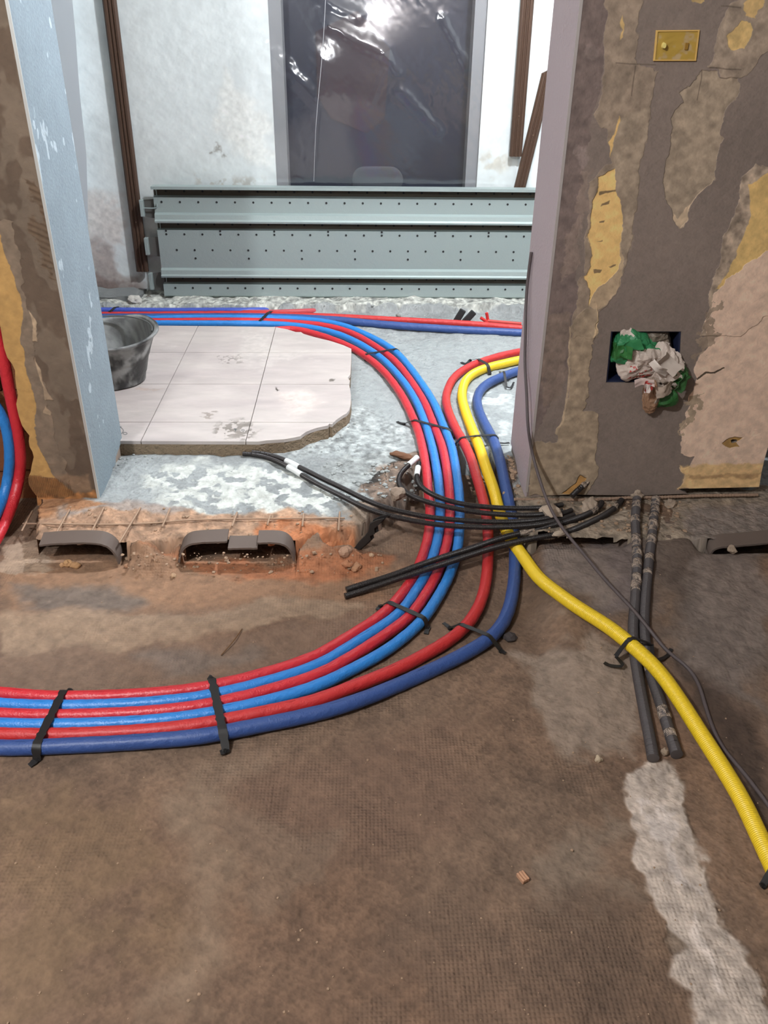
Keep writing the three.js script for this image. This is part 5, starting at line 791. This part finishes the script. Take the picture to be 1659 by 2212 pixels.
{ const p = groundP(1129, 1898), t = thing('ridged_chip', 'ridged reddish ceramic chip lying alone on the floor near the pale strip', 'chip', [p.x, p.y + 0.005, p.z]); t.rotation.y = 0.5; for (let i = -1; i <= 1; i++) mesh('ridge', rbox(0.0045, 0.009, 0.02, 0.0015).translate(i * 0.0052, i ? -0.001 : 0, 0), stoneM([184, 140, 110]), t); }
{ const a = groundP(478, 1418), b = groundP(523, 1362), mid = a.clone().lerp(b, 0.5); tag(mesh('twig', tube(sampleCurve([a.clone().add(V3(0, 0.004, 0)), mid.clone().add(V3(0.004, 0.007, 0)), b.clone().add(V3(0, 0.005, 0))], 0.004), d => 0.0014, 6), mat([122, 92, 62], 0.9)), 'thin straw twig on the floor behind the foreground pipes', 'twig'); }
{ // mortar block beside the back wall and things lying behind the back pipes
  const b = thing('mortar_block', 'rough grey mortar block at the foot of the back wall left of the deck', 'mortar', [-1.15, S + 0.02, -4.0]);
  const g = new THREE.BoxGeometry(0.24, 0.06, 0.14, 16, 5, 8), p = g.attributes.position; for (let i = 0; i < p.count; i++) p.setXYZ(i, p.getX(i) + 0.012 * fbm(p.getY(i) * 30, p.getZ(i) * 30, 2), p.getY(i) + 0.012 * fbm(p.getX(i) * 20, p.getZ(i) * 20 + 4, 3), p.getZ(i) + 0.014 * fbm(p.getX(i) * 26, p.getY(i) * 26 + 8, 3)); g.computeVertexNormals();
  mesh('body', g, new THREE.MeshStandardMaterial({ color: col([150, 154, 152]), roughness: 0.95, bumpMap: GRIT, bumpScale: 0.004 }), b);
  const r = P(1005, 688, S + 0.03), rag = thing('black_rag', 'black rubber scrap standing behind the back red pipe near the right jamb', 'scrap', [r.x, r.y, r.z]);
  for (const [dx, tl] of [[-0.03, -0.5], [0.01, -0.7]]) { const rg = rbox(0.03, 0.085, 0.012, 0.005); rg.rotateZ(tl); rg.translate(dx, 0, dx * 0.3); mesh('strip', rg, mat([40, 42, 42], 0.6), rag); }
  const e = P(1062, 694, S + 0.014), el = thing('red_pipe_offcut', 'thin red plastic offcut with a forked end behind the back pipes', 'offcut', [e.x, e.y, e.z]);
  mesh('stem', new THREE.CylinderGeometry(0.007, 0.007, 0.15, 12).rotateZ(Math.PI / 2).rotateY(-0.25).translate(0.055, 0.002, 0.02), mat([190, 64, 56], 0.5), el);
  mesh('fork', new THREE.CylinderGeometry(0.007, 0.007, 0.05, 12).rotateZ(1.0).translate(-0.03, 0.004, 0.004), mat([200, 48, 46], 0.5), el); mesh('fork', new THREE.CylinderGeometry(0.007, 0.007, 0.04, 12).rotateZ(0.25).translate(-0.02, 0.018, -0.004), mat([200, 48, 46], 0.5), el);
}
{ // crumbs nobody could count
  const R = rng(99), gs = [[], []], spots = [];
  for (let i = 0; i < 260; i++) spots.push([lerp(0, 1659, R()), lerp(1230, 2212, R()), 0.0008 + 0.002 * R() ** 3, 0]);
  for (let i = 0; i < 220; i++) spots.push([lerp(260, 830, R()), 1195 + 45 * R() ** 1.5, 0.001 + 0.005 * R() ** 3, 0]);
  for (let i = 0; i < 120; i++) spots.push([lerp(90, 760, R()), lerp(1095, 1165, R()), 0.001 + 0.004 * R() ** 3, 0]);
  for (let i = 0; i < 90; i++) spots.push([lerp(560, 800, R()), lerp(905, 985, R()), 0.001 + 0.004 * R() ** 2.5, 1]);
  for (let i = 0; i < 220; i++) spots.push([lerp(700, 900, R()), lerp(1000, 1085, R()), 0.001 + 0.006 * R() ** 2.5, 1]);
  for (let i = 0; i < 90; i++) spots.push([lerp(230, 330, R()), lerp(968, 1010, R()), 0.001 + 0.004 * R() ** 2, 1]);
  for (let i = 0; i < 160; i++) spots.push([lerp(1010, 1120, R()), lerp(985, 1075, R()), 0.0015 + 0.008 * R() ** 2.5, 0]);
  for (let i = 0; i < 200; i++) spots.push([lerp(1150, 1480, R()), lerp(1078, 1150, R()), 0.001 + 0.006 * R() ** 2.5, 0]);
  for (let i = 0; i < 160; i++) spots.push([lerp(330, 1130, R()), lerp(660, 674, R()), 0.001 + 0.007 * R() ** 2.5, 1]);
  for (const [x, y, r, k] of spots) { const p = groundP(x, y); if (k === 1 && sdf(TILE_OUTLINE, p.x, -p.z) < 0.003) continue; const g = new THREE.IcosahedronGeometry(r, r > 0.003 ? 1 : 0), a = g.attributes.position; for (let i = 0; i < a.count; i++) a.setXYZ(i, a.getX(i) * (1 + 0.5 * vn(a.getX(i) * 400 + x, a.getY(i) * 400)), a.getY(i) * 0.7, a.getZ(i) * (1 + 0.4 * vn(a.getZ(i) * 400, y))); g.rotateY(R() * 6); g.translate(p.x, p.y + r * 0.3, p.z); g.deleteAttribute('uv'); g.computeVertexNormals(); gs[k].push(g); }
  tag(mesh('gravel', mergeGeometries(gs[0]), stoneM([160, 134, 110])), 'tan crumbs and grit scattered over the brown front floor and broken edge', 'gravel', null, 'stuff');
  tag(mesh('gravel', mergeGeometries(gs[1]), stoneM([154, 158, 155], 1.0)), 'pale grey crumbs scattered around the tiles and along the trench', 'gravel', null, 'stuff');
}

renderer.render(scene, camera);
